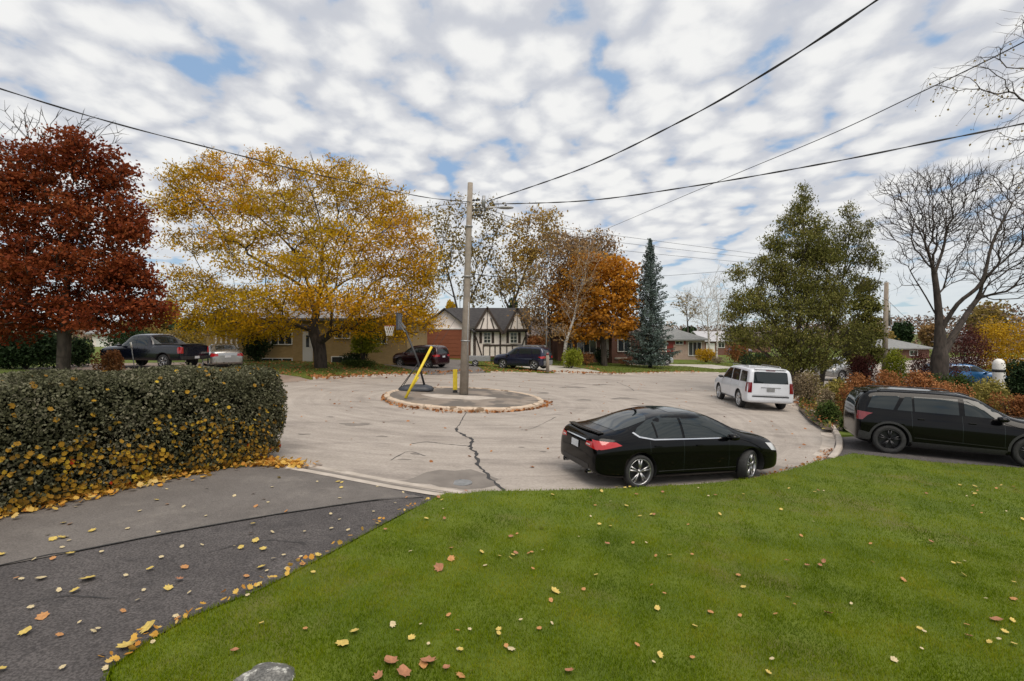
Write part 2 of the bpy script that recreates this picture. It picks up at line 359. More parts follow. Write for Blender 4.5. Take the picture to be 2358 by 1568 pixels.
def wear(m):
    nt = m.node_tree; b = nt.nodes['Principled BSDF']; src = b.inputs['Base Color'].links[0].from_socket
    tc = N(nt, 'ShaderNodeTexCoord'); s = N(nt, 'ShaderNodeSeparateXYZ'); L(nt, tc.outputs['Object'], s.inputs[0])
    x = math_(nt, 'SUBTRACT', s.outputs[0], -2.05); y = math_(nt, 'SUBTRACT', s.outputs[1], 21.75)
    r = math_(nt, 'SQRT', math_(nt, 'ADD', math_(nt, 'MULTIPLY', x, x), math_(nt, 'MULTIPLY', y, y))); a = math_(nt, 'ARCTAN2', y, x)
    c = N(nt, 'ShaderNodeCombineXYZ'); L(nt, math_(nt, 'MULTIPLY', r, 2.4), c.inputs[0]); L(nt, math_(nt, 'MULTIPLY', a, 1.3), c.inputs[1])
    n = N(nt, 'ShaderNodeTexNoise'); L(nt, c.outputs[0], n.inputs['Vector']); n.inputs['Scale'].default_value = 1.0; n.inputs['Detail'].default_value = 6; n.inputs['Roughness'].default_value = .7
    L(nt, mixc(nt, 1.0, src, mixc(nt, mapr(nt, n.outputs[0], .3, .7), (.86, .855, .85), (1.10, 1.10, 1.10)), 'MULTIPLY'), b.inputs['Base Color'])
wear(M['asphalt'])
M['tar'] = noisy('tar', (.02, .02, .021), (.04, .038, .037), 8, .7)
M['patch'] = noisy('asphalt patch', (.155, .137, .122), (.20, .178, .158), 2.0, .95, detail=9, bump=.3, bscale=60)
def dzf(off):
    def f(x, y):
        d = float(pdist(np.array([x]), np.array([y]), road)[0]); i = bool(inpoly(np.array([x]), np.array([y]), road)[0])
        t = 0 if i else min(1, d/.9); return float(T(float(x)))+.008+.085*t*t*(3-2*t)+off
    return f
for nm, p, m_ in (('driveway', drv_near, M['drive1']), ('driveway', drv_right, M['drive1']), ('driveway', drv_truck, M['drive4']), ('driveway', drv_maroon, M['drive2']), ('driveway', drv_blue, M['drive3']), ('driveway', drv_silver, M['drive3']), ('driveway', drv_east, M['drive2'])):
    sheet(nm, p, 0, m_, .6, zf=dzf(0))
# the newer strip of our driveway, with the seam between
seam = [g2(*p) for p in ((975, 1150), (860, 1166), (640, 1200), (400, 1243), (200, 1284), (0, 1324))]+[Vector((-7.3, 3.4)), Vector((-7.3, -1.9))]
strip = [near[0]+Vector((.05, .02)), near[1]+Vector((0, -.08)), near[2]+Vector((0, -.08))]+seam+[Vector((-8.45, -1.9)), Vector((-8.8, 4.5)), g2(0, 1196), g2(300, 1137), g2(590, 1077)]
sheet('driveway', strip, 0, M['drive2'], .6, zf=dzf(.012))
def ribbon(name, pts, wdt, off, m_, zf, jit=0, kind='structure', n=4):
    P_ = [Vector((p[0], p[1], 0)) for p in pts]; P_ = smooth_poly(P_, n) if n > 1 else P_
    V = []; F = []
    for i, p in enumerate(P_):
        d = (P_[min(i+1, len(P_)-1)]-P_[max(0, i-1)]).normalized(); nn = Vector((-d.y, d.x, 0)); ww = wdt*(1+random.uniform(-jit, jit))
        q = p+nn*random.uniform(-1, 1)*wdt*jit
        for s in (-.5, .5):
            a = q+nn*ww*s; V.append((a.x, a.y, zf(a.x, a.y)+off))
        if i: F.append((2*i-2, 2*i-1, 2*i+1, 2*i))
    o = mk(name, V, F, m_); o['kind'] = kind; return o
rz_ = lambda x, y: float(T(float(x)))
ribbon('driveway_seam', [p for p in seam[:-1]], .028, .018, M['tar'], dzf(0), .25, n=8)
# cracks sealed with tar
ck = lambda pts: [G(*p).xy for p in pts]
for pts_, w_ in [(c_, .02) for c_ in (((30, 1420), (150, 1395), (260, 1400), (330, 1380)), ((480, 1290), (600, 1262), (700, 1268)))]+[(((1052, 985), (1050, 990), (1066, 1001), (1086, 1012), (1082, 1028), (1096, 1045), (1100, 1068), (1118, 1090), (1140, 1112), (1170, 1140)), .075),
                 (((948, 1022), (985, 1018), (1030, 1023), (1086, 1028)), .03), (((1075, 948), (1062, 970), (1052, 985)), .03),
                 (((1420, 880), (1445, 890), (1460, 900)), .05), (((1300, 888), (1340, 884), (1385, 889)), .05), (((980, 1050), (940, 1040), (900, 1060)), .025), (((1280, 960), (1230, 985), (1200, 990)), .022)]:
    ribbon('tar_crack', ck(pts_), w_ if w_ != .02 else .010, .005 if w_ != .02 else .012, M['tar'], rz_ if w_ != .02 else dzf(0), .55, n=6)
def blob(cx_, cy_, rx, ry, n=22, j=.22):
    return [G(cx_+rx*math.cos(t)*(1+random.uniform(-j, j)), cy_+ry*math.sin(t)*(1+random.uniform(-j, j))+ry*.4*math.sin(2.3*t+cx_)).xy for t in np.linspace(0, 2*math.pi, n, endpoint=False)]
for i, b in enumerate(((1030, 1104, 115, 17), (1062, 1111, 15, 5), (820, 977, 34, 3.4), (1440, 918, 30, 2.2), (1345, 921, 16, 1.6), (1480, 934, 24, 1.6), (1800, 1080, 60, 9), (1560, 1121, 60, 4), (1250, 905, 14, 1.3), (1320, 892, 30, 1.6), (880, 1005, 14, 1.2), (1310, 1010, 10, 1), (700, 1000, 14, 1.4), (1250, 1040, 9, 1), (955, 1045, 12, 2), (930, 1058, 16, 1.2), (1390, 886, 26, 1.2), (760, 960, 10, 1), (1200, 1030, 8, .8), (1150, 930, 8, .7))):
    sheet('road_patch', blob(*b), .004, M['tar'] if i == 1 else M['patch'], .3)
o = mk('manhole_cover', *(lambda c, m=20: ([(c.x+.2*math.cos(t), c.y+.2*math.sin(t), c.z+.012) for t in np.linspace(0, 2*math.pi, m, endpoint=False)]+[(c.x+.2*math.cos(t), c.y+.2*math.sin(t), c.z) for t in np.linspace(0, 2*math.pi, m, endpoint=False)], [tuple(range(m))]+[(i, m+i, m+(i+1) % m, (i+1) % m) for i in range(m)]))(G(1064, 1112)), M['steel'])
tag(o, 'small round dark iron cover in the patched asphalt near the lawn', 'manhole cover')
# kerbs with gutter
def kerb(pts, sgn, name='kerb', top=.125, gut=.32):
    P_ = [Vector((p[0], p[1], 0)) for p in pts]; prof = [(-gut, .004), (-.02, .006), (0, top-.02), (.03, top), (.15, top), (.17, top-.04), (.17, -.02)]
    V = []; F = []; k = len(prof)
    for i, p in enumerate(P_):
        d = (P_[min(i+1, len(P_)-1)]-P_[max(0, i-1)]).normalized(); nn = Vector((-d.y, d.x, 0))*sgn
        for a, z in prof:
            q = p+nn*a; V.append((q.x, q.y, float(T(q.x))+(z if z < .02 else z*min(1, .35+.22*i))))
        if i: F += [((i-1)*k+j, (i-1)*k+j+1, i*k+j+1, i*k+j) for j in range(k-1)]
    F += [tuple(range(k)), tuple(range(len(V)-1, len(V)-k-1, -1))]
    o = mk(name, V, F, M['concrete']); o['kind'] = 'structure'; return o
dp = lambda pts: [p.xy for p in smooth_poly([Vector((p[0], p[1], 0)) for p in pts], 3)]
kerb(near_s[5*11:]+rh_s[:-1], -1, top=.12, gut=.38)
kerb(list(far_s)[5*5+1:], -1); kerb(far_s[:5*2+2], -1); kerb(far_s[5*3+2:5*4+1], -1, top=.1)
ribbon('kerb', [near[0]+Vector((-.1, .0)), near[1], near[2], near[3]+Vector((.12, -.03))], .16, .030, M['concrete'], rz_, .05)
ribbon('kerb', [p+Vector((.15, .33)) for p in near[:4]], .16, .006, M['concrete'], rz_, .05)
ribbon('tar_crack', [p+Vector((.08, .17)) for p in near[:4]], .09, .004, M['patch'], rz_, .3)
# the traffic island
IC = Vector((-2.05, 21.75)); IR = 3.42
ring = lambda r, n=64, j=0: [Vector((IC.x+(r+random.uniform(-j, j))*math.cos(t), IC.y+(r+random.uniform(-j, j))*math.sin(t))) for t in np.linspace(0, 2*math.pi, n, endpoint=False)]
M['islandkerb'] = noisy('worn island kerb', (.46, .36, .27), (.56, .46, .36), 2.2, .9, bump=.3, bscale=30, c3=(.2, .14, .09), s3=2.2, t3=(.53, .62))
V = []; F = []; prof = [(IR+.02, -.01), (IR, .12), (IR-.05, .15), (IR-.2, .155), (IR-.24, .12)]; n = 96
for i in range(n):
    t = 2*math.pi*i/n
    for r_, z in prof:
        x, y = IC.x+r_*math.cos(t), IC.y+r_*math.sin(t); V.append((x, y, float(T(x))+z+random.uniform(-.012, .012)))
F = [(i*5+j, ((i+1) % n)*5+j, ((i+1) % n)*5+j+1, i*5+j+1) for i in range(n) for j in range(4)]
o = mk('kerb', V, F, M['islandkerb']); o['kind'] = 'structure'
M['island'] = noisy('island asphalt', (.20, .165, .135), (.255, .215, .18), 1.2, .95, detail=9, c3=(.12, .105, .092), s3=.55, t3=(.47, .55), bump=.3, bscale=50)
sheet('traffic_island', ring(IR-.15), .125, M['island'], .5)
sheet('traffic_island', [Vector((-2.3+1.5*math.cos(t)*(1+.2*math.sin(3*t)), 21.4+.8*math.sin(t)*(1+.2*math.cos(2*t)))) for t in np.linspace(0, 6.28, 24, endpoint=False)], .130, M['concrete'], .3)
# ---------------------------------------------------------------- cars
def interp(xs, ys, x): return float(np.interp(x, xs, ys))
def car_body(st, name, mats, parent, arches, ar, L_, sub=2, arch_in=.42):
    # st rows: x, zb, zbelt, ztop, wmax, wbelt, wtop
    V = []; F = []; n = 0
    for (x, zb, zs, zt, wm, wb, wt) in st:
        h = zs-zb; k = min(1, max(.12, (zt-zs)/.3))
        half = [(0, zb), (.9*wm, zb-.01), (.985*wm, zb+.03*min(1, h/.5)), (wm*.996, zb+.30*h), (wm, zb+.58*h), (wm*.988, zb+.80*h), (wb, zs),
                (wb+(wt-wb)*.5+.02*k, zs+(zt-zs)*.5), (wt+.03*k, zt-.07*k), (.84*wt, zt-.02*k), (.42*wt, zt), (0, zt+.008*k)]
        rg = [(x, y, z) for y, z in half]+[(x, -y, z) for y, z in half[-2:0:-1]]
        n = len(rg); V += rg
    m = len(st)
    for i in range(m-1): F += [(i*n+j, i*n+(j+1) % n, (i+1)*n+(j+1) % n, (i+1)*n+j) for j in range(n)]
    for i, rev in ((0, True), (m-1, False)):      # capped with a strip of quads
        for j in range(n//2):
            a, b, c, d = i*n+j, i*n+(j+1), i*n+(n-j-1) % n, i*n+(n-j) % n
            f = [a, b, c, d]; f = [q for k_, q in enumerate(f) if q not in f[:k_]]
            if len(f) >= 3: F.append(tuple(reversed(f)) if not rev else tuple(f))
    me = bpy.data.meshes.new('tmp'); me.from_pydata(V, [], F); me.update()
    bm = bmesh.new(); bm.from_mesh(me); bmesh.ops.recalc_face_normals(bm, faces=bm.faces); bm.to_mesh(me); bm.free()
    for mm in mats: me.materials.append(mm)
    o = bpy.data.objects.new('tmp', me); col.objects.link(o)
    s = o.modifiers.new('s', 'SUBSURF'); s.levels = sub; s.render_levels = sub
    cutters = []
    for ax in arches:
        for sg in (-1, 1):
            mb = MB(); y0, y1 = (.0, .0)
            w_ = interp([q[0] for q in st], [q[4] for q in st], ax)
            mb.lathe([(0, w_+.3), (ar, w_+.3), (ar, w_-arch_in), (0, w_-arch_in)] if sg > 0 else [(0, -w_+arch_in), (ar, -w_+arch_in), (ar, -w_-.3), (0, -w_-.3)], 40, (ax, 0, ar-.03 if ar < .4 else ar-.04), 'Y')
            cme = bpy.data.meshes.new('c'); cme.from_pydata(mb.v, [], mb.f)
            bm = bmesh.new(); bm.from_mesh(cme); bmesh.ops.remove_doubles(bm, verts=bm.verts, dist=1e-5); bmesh.ops.recalc_face_normals(bm, faces=bm.faces); bm.to_mesh(cme); bm.free()
            for mm in mats: cme.materials.append(mm)
            for p in cme.polygons: p.material_index = 1
            co = bpy.data.objects.new('c', cme); col.objects.link(co); cutters.append(co)
            b = o.modifiers.new('b', 'BOOLEAN'); b.operation = 'DIFFERENCE'; b.solver = 'EXACT'; b.object = co
    dg = bpy.context.evaluated_depsgraph_get(); ev = o.evaluated_get(dg); fin = bpy.data.meshes.new_from_object(ev, depsgraph=dg)
    for q in cutters: cm = q.data; bpy.data.objects.remove(q); bpy.data.meshes.remove(cm)
    bpy.data.objects.remove(o); bpy.data.meshes.remove(me)
    fin.name = name
    fin.polygons.foreach_set('use_smooth', [p.material_index == 0 for p in fin.polygons])
    ob = bpy.data.objects.new(name, fin); col.objects.link(ob); ob.parent = parent
    bvh = BVHTree.FromPolygons([v.co for v in fin.vertices], [tuple(p.vertices) for p in fin.polygons])
    return ob, bvh
def project(bvh, name, poly, axis, m_, parent, off=.006, step=.07, thick=0):
    # poly: 2D points; axis: 'L','R' (x,z), 'B','F' (y,z), 'T' (x,y)
    v, f = fill([Vector(p) for p in poly], step); V = []; bad = set()
    for i, p in enumerate(v):
        a, b = p[0], p[1]
        o, d = {'L': (Vector((a, 4, b)), Vector((0, -1, 0))), 'R': (Vector((a, -4, b)), Vector((0, 1, 0))), 'B': (Vector((-6, a, b)), Vector((1, 0, 0))),
                'F': (Vector((6, a, b)), Vector((-1, 0, 0))), 'T': (Vector((a, b, 5)), Vector((0, 0, -1)))}[axis]
        h = bvh.ray_cast(o, d)
        if h[0] is None: bad.add(i); V.append(Vector((0, 0, 0))); continue
        nn = h[1] if h[1].dot(d) < 0 else -h[1]; V.append(h[0]+nn*off)
    F = [tuple(t) for t in f if not (set(t) & bad)]
    if not F: return None
    o = mk(name, V, F, m_, parent, True)
    me = o.data; bm = bmesh.new(); bm.from_mesh(me); bm.faces.ensure_lookup_table()
    d = {'L': Vector((0, 1, 0)), 'R': Vector((0, -1, 0)), 'B': Vector((-1, 0, 0)), 'F': Vector((1, 0, 0)), 'T': Vector((0, 0, 1))}[axis]
    for q in bm.faces:
        if q.normal.dot(d) < 0: q.normal_flip()
    bm.verts.ensure_lookup_table(); bmesh.ops.delete(bm, geom=[q for q in bm.verts if not q.link_faces], context='VERTS'); bm.to_mesh(me); bm.free()
    return o
def wheel(parent, x, y, r, wd, rimm, spokes=5, steer=0, rimr=None, detail=True, split=True):
    sg = 1 if y > 0 else -1
    mb = MB(); h = wd/2; rr = rimr or r*.7
    mb.lathe([(rr, -h+.01), (rr+.02, -h), (r*.93, -h), (r*.985, -h+.025), (r, -h*.5), (r, h*.5), (r*.985, h-.025), (r*.93, h), (rr+.02, h), (rr, h-.01), (rr*.97, 0), (rr, -h+.01)], 36, (0, 0, 0), 'Y')
    o = mb.build('wheel', M['rubber'], parent, True); o.location = (x, y, r); o.rotation_euler = (0, 0, steer)
    mb = MB(); ff = h-.025
    mb.lathe([(rr, ff-.16), (rr, ff+.015), (rr*.96, ff+.02), (rr*.92, ff), (rr*.9, ff-.12)], 36, (0, 0, 0), 'Y')
    mb.lathe([(.0, ff+.005), (rr*.17, ff+.003), (rr*.2, ff-.03)], 16, (0, 0, 0), 'Y')
    for k in range(spokes):
        t0 = 2*math.pi*k/spokes+.3
        for dd in ((-.16, .16) if split else (0,)):
            a = (rr*.12*math.cos(t0), ff-.012, rr*.12*math.sin(t0)); b = (rr*.94*math.cos(t0+dd), ff-.008, rr*.94*math.sin(t0+dd))
            mb.bar(a, b, rr*(.13 if split else .19), .03)
    ro = mb.build('rim', rimm, o, True)
    mb = MB(); mb.lathe([(0, ff-.1), (rr*.92, ff-.1)], 24, (0, 0, 0), 'Y'); mb.build('dark_backing_disc', M['blackplastic'], o)  # black backing disc stands in for the shade behind the spokes
    if sg < 0:
        for q in [ro]+[c for c in o.children if c.name.startswith('dark_backing_disc')]: q.scale = (1, -1, 1)
    return o
def arch_trim(bvh, parent, ax, zc, r0, r1, side, m_):
    a0, a1 = -.05, math.pi+.05; n = 18
    poly = [(ax+r1*math.cos(a0+(a1-a0)*i/n), zc+r1*math.sin(a0+(a1-a0)*i/n)) for i in range(n+1)]+[(ax+r0*math.cos(a1-(a1-a0)*i/n), zc+r0*math.sin(a1-(a1-a0)*i/n)) for i in range(n+1)]
    return project(bvh, 'wheel_arch_trim', poly, side, m_, parent, .006, .06)
def mirror(parent, x, y, z, m_, s=1):
    sg = 1 if y > 0 else -1; mb = MB()
    V = []; F = []; n = 12; rings = [(-.11, .35), (-.09, .85), (-.02, 1), (.06, .9), (.11, .55), (.13, .15)]
    for xx, k in rings: V += [(x+xx*s, y+sg*.11*s+.12*s*k*math.cos(t), z+.075*s*k*math.sin(t)) for t in [2*math.pi*i/n for i in range(n)]]
    for i in range(len(rings)-1): F += [(i*n+j, i*n+(j+1) % n, (i+1)*n+(j+1) % n, (i+1)*n+j) for j in range(n)]
    F += [tuple(range(n)), tuple(range(len(V)-n, len(V)))]
    mb.add(V, F); mb.bar((x+.02, y-sg*.06, z-.05*s), (x, y+sg*.08, z-.03*s), .06, .035)
    return mb.build('mirror', m_, parent, True)
def paint(name, c, rough=.25, metal=.3, coat=1.0):
    m = noisy(name, c, tuple(x*.88 for x in c), 1.2, rough, metal=metal); b = m.node_tree.nodes['Principled BSDF']
    b.inputs['Coat Weight'].default_value = coat; b.inputs['Coat Roughness'].default_value = .03; return m
def strip(x0, z0, x1, z1, h): return [(x0, z0-h/2), (x1, z1-h/2), (x1, z1+h/2), (x0, z0+h/2)]

SEDAN = [(-2.43, .40, .66, .80, .62, .55, .45), (-2.40, .33, .84, 1.00, .80, .74, .62), (-2.28, .26, .92, 1.08, .88, .82, .66), (-2.0, .22, .945, 1.11, .915, .86, .66),
         (-1.62, .20, .955, 1.19, .925, .875, .60), (-1.15, .19, .96, 1.36, .925, .88, .585), (-.65, .185, .96, 1.455, .925, .885, .60), (-.05, .185, .955, 1.48, .925, .885, .61),
         (.45, .185, .95, 1.43, .925, .885, .60), (.9, .185, .94, 1.26, .925, .885, .62), (1.3, .185, .925, 1.05, .925, .88, .70), (1.65, .19, .88, 1.0, .925, .865, .70),
         (2.05, .20, .82, .93, .905, .83, .66), (2.28, .24, .72, .82, .84, .75, .58), (2.40, .29, .60, .68, .70, .62, .48), (2.44, .36, .54, .58, .52, .45, .35)]
SUV = [(-2.50, .45, .80, .95, .70, .62, .5), (-2.47, .36, 1.02, 1.25, .88, .82, .68), (-2.39, .30, 1.12, 1.48, .96, .89, .70), (-2.22, .27, 1.15, 1.69, .985, .90, .70), (-1.9, .25, 1.155, 1.77, .99, .905, .68),
       (-1.2, .24, 1.15, 1.785, 1.0, .91, .69), (-.4, .24, 1.14, 1.79, 1.0, .91, .70), (.2, .24, 1.13, 1.765, 1.0, .91, .70), (.55, .24, 1.12, 1.67, 1.0, .91, .69), (.92, .24, 1.11, 1.42, 1.0, .91, .70),
       (1.22, .25, 1.10, 1.20, 1.0, .91, .75), (1.7, .26, 1.07, 1.17, .99, .89, .74), (2.15, .28, 1.01, 1.12, .97, .86, .72), (2.40, .32, .88, 1.00, .90, .8, .66), (2.49, .38, .64, .72, .70, .6, .5)]
EXS = [((r_[0] if r_[0] > -1.5 else -1.5+(r_[0]+1.5)*.80),)+r_[1:] for r_ in SUV]
def sc_st(st, sx=1, sy=1, sz=1, dz_=0): return [(a*sx, b*sz+(0 if i == 1 else 0), c*sz, d*sz, e*sy, f*sy, g*sy) for i, (a, b, c, d, e, f, g) in enumerate(st)]
def basic_car(kind, loc, heading, paint_, label, cat, st, wb, wr, side_wins, rear_win=None, wind=None, tails=None, rimm=None, spokes=5, arch=.06, plate=None, cladding=False, group=None, detail=1, heads=None, name=None, doors=(), steer=0, mir=None, roofrails=False, rimr=None):
    z = float(loc[2]); base = empty(name or kind, (loc[0], loc[1], z), heading, label, cat, group)
    body, bvh = car_body(st, 'body', [paint_, M['blackplastic']], base, [wb[0], wb[1]], wr+arch, 0, 2 if detail else 1)
    mx = {s: [interp([q[0] for q in st], [q[4] for q in st], x_) for x_ in wb] for s in 'LR'}
    for i, x_ in enumerate(wb):
        for sg in (1, -1): wheel(base, x_, sg*(mx['L'][i]-.135), wr, .235, rimm or M['alloy'], spokes, steer if i == 1 else 0, rimr)
        if cladding:
            for s in 'LR': arch_trim(bvh, base, x_, wr+arch-.04, wr+arch+.002, wr+arch+.06, s, M['blackplastic'])
    for s in 'LR':
        for p in side_wins: project(bvh, 'side_window', p, s, M['glass'], base, .006, .08)
    for nm, v_, ax in (('rear_window', rear_win, 'B'), ('windshield', wind, 'F')):
        if v_: project(bvh, nm, v_, ax, M['glass'], base, .006, .09)
    for (nm, poly, ax, m_) in (tails or []):
        for s in ((ax,) if ax in 'BFT' else ('L', 'R')):
            if ax == 'B2':
                continue
            project(bvh, nm, poly, s, m_, base, .008, .05)
            if ax in 'BF' and nm in ('taillight', 'headlight'): project(bvh, nm, [(-a, b) for a, b in poly][::-1], s, m_, base, .008, .05)
    for x_, z0, z1 in doors:
        for s in 'LR': project(bvh, 'door_seam', [(x_-.004, z0), (x_+.004, z0), (x_+.004, z1), (x_-.004, z1)], s, M['tar'] if paint_.name.startswith('white') else M['glass'], base, .002, .08)
    if mir:
        for sg in (1, -1): mirror(base, mir[0], sg*mir[1], mir[2], mir[3] if len(mir) > 3 else paint_)
    return base, body, bvh
def box_on(parent, name, c, s, m_, rz=0, bev=.01):
    mb = MB(); mb.cbox(c, *s, rz=rz); return mb.build(name, m_, parent, False, bev)
def handle(bvh, parent, x, z, side, m_, ln=.16):
    sg = 1 if side == 'L' else -1; h = bvh.ray_cast(Vector((x, sg*4, z)), Vector((0, -sg, 0)))
    y = h[0].y+sg*.022; box_on(parent, 'door_handle', (x, y, z), (ln, .022, .03), m_)

# --- the black sedan
blk = paint('black car paint', (.0022, .0022, .0028), .12, .0, .28); blk.node_tree.nodes['Principled BSDF'].inputs['Specular IOR Level'].default_value = .12
pr = Vector((2.52, 10.1)); hd = math.atan2(1.00, 2.74)
def car_at(near_rear, heading, wbx, half, near_side):   # put the near rear tyre on a ground point
    f = Vector((math.cos(heading), math.sin(heading))); l = Vector((-f.y, f.x)); sg = 1 if near_side == 'L' else -1
    c = near_rear-f*wbx-l*half*sg; return (c.x, c.y, float(T(c.x)))
wb = (-1.42, 1.43)
loc = car_at(pr, hd, wb[0], .80, 'R')
swS = [[(-1.55, 1.045), (-1.08, .985), (-.40, .985), (-.40, 1.42), (-.72, 1.405), (-1.1, 1.31), (-1.4, 1.17)], [(-.34, .985), (1.04, .97), (.95, 1.07), (.72, 1.235), (.42, 1.37), (.0, 1.43), (-.34, 1.43)]]
sed, body, bv = basic_car('parked_car', loc, hd, blk, 'glossy black sedan parked along the edge of the near lawn', 'car', SEDAN, wb, .335, swS,
    None, None, tails=[], rimm=M['alloy'], spokes=5, arch=.045, doors=((-.375, .3, .97), (.80, .3, .97), (-1.2, .62, .97)), mir=(.82, .90, 1.0), steer=.42, rimr=.262)
sed.rotation_euler[1] = 0
# tilt every car with the ground under it
def tilt(o):
    x = o.location.x; s = (float(T(x+.5))-float(T(x-.5))); h = o.rotation_euler[2]
    o.rotation_euler = (math.atan(s*-math.sin(h)), -math.atan(s*math.cos(h)), h)
tilt(sed)
rw = [(-2.02, -.60), (-1.18, -.56), (-1.06, -.4), (-1.03, 0), (-1.06, .4), (-1.18, .56), (-2.02, .60), (-2.06, .3), (-2.08, 0), (-2.06, -.3)]
project(bv, 'rear_window', [(x*.9-.06, y) for x, y in rw], 'T', M['glass'], sed, .005, .09)
project(bv, 'windshield', [(.52, -.53), (1.22, -.68), (1.30, 0), (1.22, .68), (.52, .53), (.47, 0)], 'T', M['glass'], sed, .005, .09)
project(bv, 'sunroof', [(-.45, -.42), (.15, -.42), (.15, .42), (-.45, .42)], 'T', M['glass'], sed, .004, .12)
for s in 'LR':
    project(bv, 'window_trim', [(-1.56, 1.085), (-1.44, 1.005), (-1.10, .955), (1.02, .945), (1.02, .965), (-1.09, .978), (-1.42, 1.03), (-1.52, 1.10)], s, M['chrome'], sed, .012, .05)
    project(bv, 'headlight', [(2.02, .66), (2.36, .60), (2.34, .68), (2.12, .79), (1.86, .82)], s, M['lens'], sed, .008, .04)
    project(bv, 'indicator', [(2.22, .70), (2.33, .67), (2.31, .72), (2.2, .76)], s, M['amber'], sed, .014, .04)
    project(bv, 'taillight', [(-2.40, .80), (-2.30, .79), (-1.86, .87), (-1.98, .93), (-2.38, .95)], s, M['redlens'], sed, .008, .04)
    handle(bv, sed, -1.02, .84, s, blk); handle(bv, sed, .02, .83, s, blk)
    project(bv, 'sill_line', [(-1.0, .33), (1.0, .33), (1.0, .345), (-1.0, .345)], s, M['blackplastic'], sed, .008, .1)
    project(bv, 'side_window', [(-1.04, 1.0), (-1.0, 1.0), (-1.0, 1.28), (-1.04, 1.27)], s, blk, sed, .010, .05)
for sg in (1, -1):
    project(bv, 'taillight', [(sg*.42, .82), (sg*.80, .78), (sg*.82, .93), (sg*.45, .90)][::sg], 'B', M['redlens'], sed, .008, .04)
    project(bv, 'reversing_light', [(sg*.46, .84), (sg*.60, .835), (sg*.60, .86), (sg*.46, .865)][::sg], 'B', M['lens'], sed, .014, .04)
    mb = MB(); mb.tube([(-2.42, sg*.52, .30), (-2.30, sg*.52, .30)], [.045, .045], 12, False); mb.build('exhaust_tip', M['chrome'], sed, True)
project(bv, 'trunk_trim', strip(-.42, .915, .42, .915, .022), 'B', M['chrome'], sed, .016, .06)
project(bv, 'number_plate', strip(-.15, .77, .15, .77, .14), 'B', M['plate'], sed, .02, .06)
project(bv, 'rear_bumper_insert', [(-.6, .34), (.6, .34), (.55, .46), (-.55, .46)], 'B', M['blackplastic'], sed, .006, .08)
mb = MB()
for i in range(18):
    y0 = -.64+i*.0711; yc = y0+.0355; xc = -2.20-.08*(1-(yc/.64)**2); h_ = bv.ray_cast(Vector((xc+.05, yc, 4)), Vector((0, 0, -1))); mb.cbox((xc, yc, h_[0].z+.006), .13, .073, .028)
mb.build('spoiler', blk, sed, True, .006)
mb = MB(); mb.tube([(-.98, 0, 1.40), (-1.02, 0, 1.44), (-1.10, 0, 1.46)], [.03, .024, .012], 8); mb.build('roof_antenna', blk, sed, True)

# --- the white full-size SUV
wht = paint('white car paint', (.66, .69, .74), .3, .0, .6)
WSUV = [(-2.60, .52, .85, 1.0, .80, .74, .6), (-2.58, .42, 1.10, 1.42, .98, .93, .82), (-2.53, .38, 1.17, 1.82, 1.0, .945, .82), (-2.45, .36, 1.19, 1.91, 1.01, .95, .82), (-2.1, .34, 1.19, 1.925, 1.015, .95, .82),
        (-1.3, .33, 1.19, 1.94, 1.02, .95, .82), (-.3, .33, 1.18, 1.935, 1.02, .95, .82), (.45, .33, 1.175, 1.88, 1.02, .94, .76), (.85, .33, 1.17, 1.72, 1.02, .94, .75), (1.15, .33, 1.16, 1.45, 1.02, .94, .76),
        (1.4, .34, 1.15, 1.24, 1.02, .94, .80), (1.9, .34, 1.13, 1.22, 1.01, .93, .79), (2.35, .36, 1.07, 1.17, .99, .90, .76), (2.52, .40, .95, 1.06, .93, .84, .7), (2.60, .48, .75, .84, .82, .72, .6)]
hd = R(84); wbs = (-1.48, 1.5)
loc = car_at(Vector((10.66, 23.35)), hd, wbs[0], .90, 'L')
swW = [[(-2.36, 1.27), (-1.52, 1.25), (-1.52, 1.76), (-2.26, 1.73)], [(-1.38, 1.25), (-.40, 1.24), (-.40, 1.78), (-1.38, 1.77)], [(-.30, 1.24), (1.02, 1.225), (.62, 1.60), (.34, 1.76), (-.30, 1.78)]]
su, body, bv = basic_car('parked_suv', loc, hd, wht, 'large white SUV parked at the right kerb seen from behind', 'suv', WSUV, wbs, .40, swW, None, None, tails=[], rimm=M['whiterim'], spokes=6, arch=.06,
    doors=((-.35, .5, 1.22), (.98, .5, 1.2), (-1.46, .9, 1.22)), mir=(.92, .98, 1.25, M['blackplastic']), rimr=.29)
tilt(su)
project(bv, 'rear_window', [(-.74, 1.24), (.74, 1.24), (.70, 1.72), (.62, 1.75), (-.62, 1.75), (-.70, 1.72)], 'B', M['glass'], su, .008, .09)
project(bv, 'windshield', [(-.72, 1.28), (.72, 1.28), (.66, 1.78), (-.66, 1.78)], 'F', M['glass'], su, .008, .12)
for sg in (1, -1):
    project(bv, 'taillight', [(sg*.80, .82), (sg*.96, .82), (sg*.93, 1.27), (sg*.79, 1.27)][::sg], 'B', M['darkred'], su, .014, .04)
    project(bv, 'headlight', [(sg*.5, .85), (sg*.85, .85), (sg*.85, 1.02), (sg*.5, 1.02)][::sg], 'F', M['lens'], su, .008, .06)
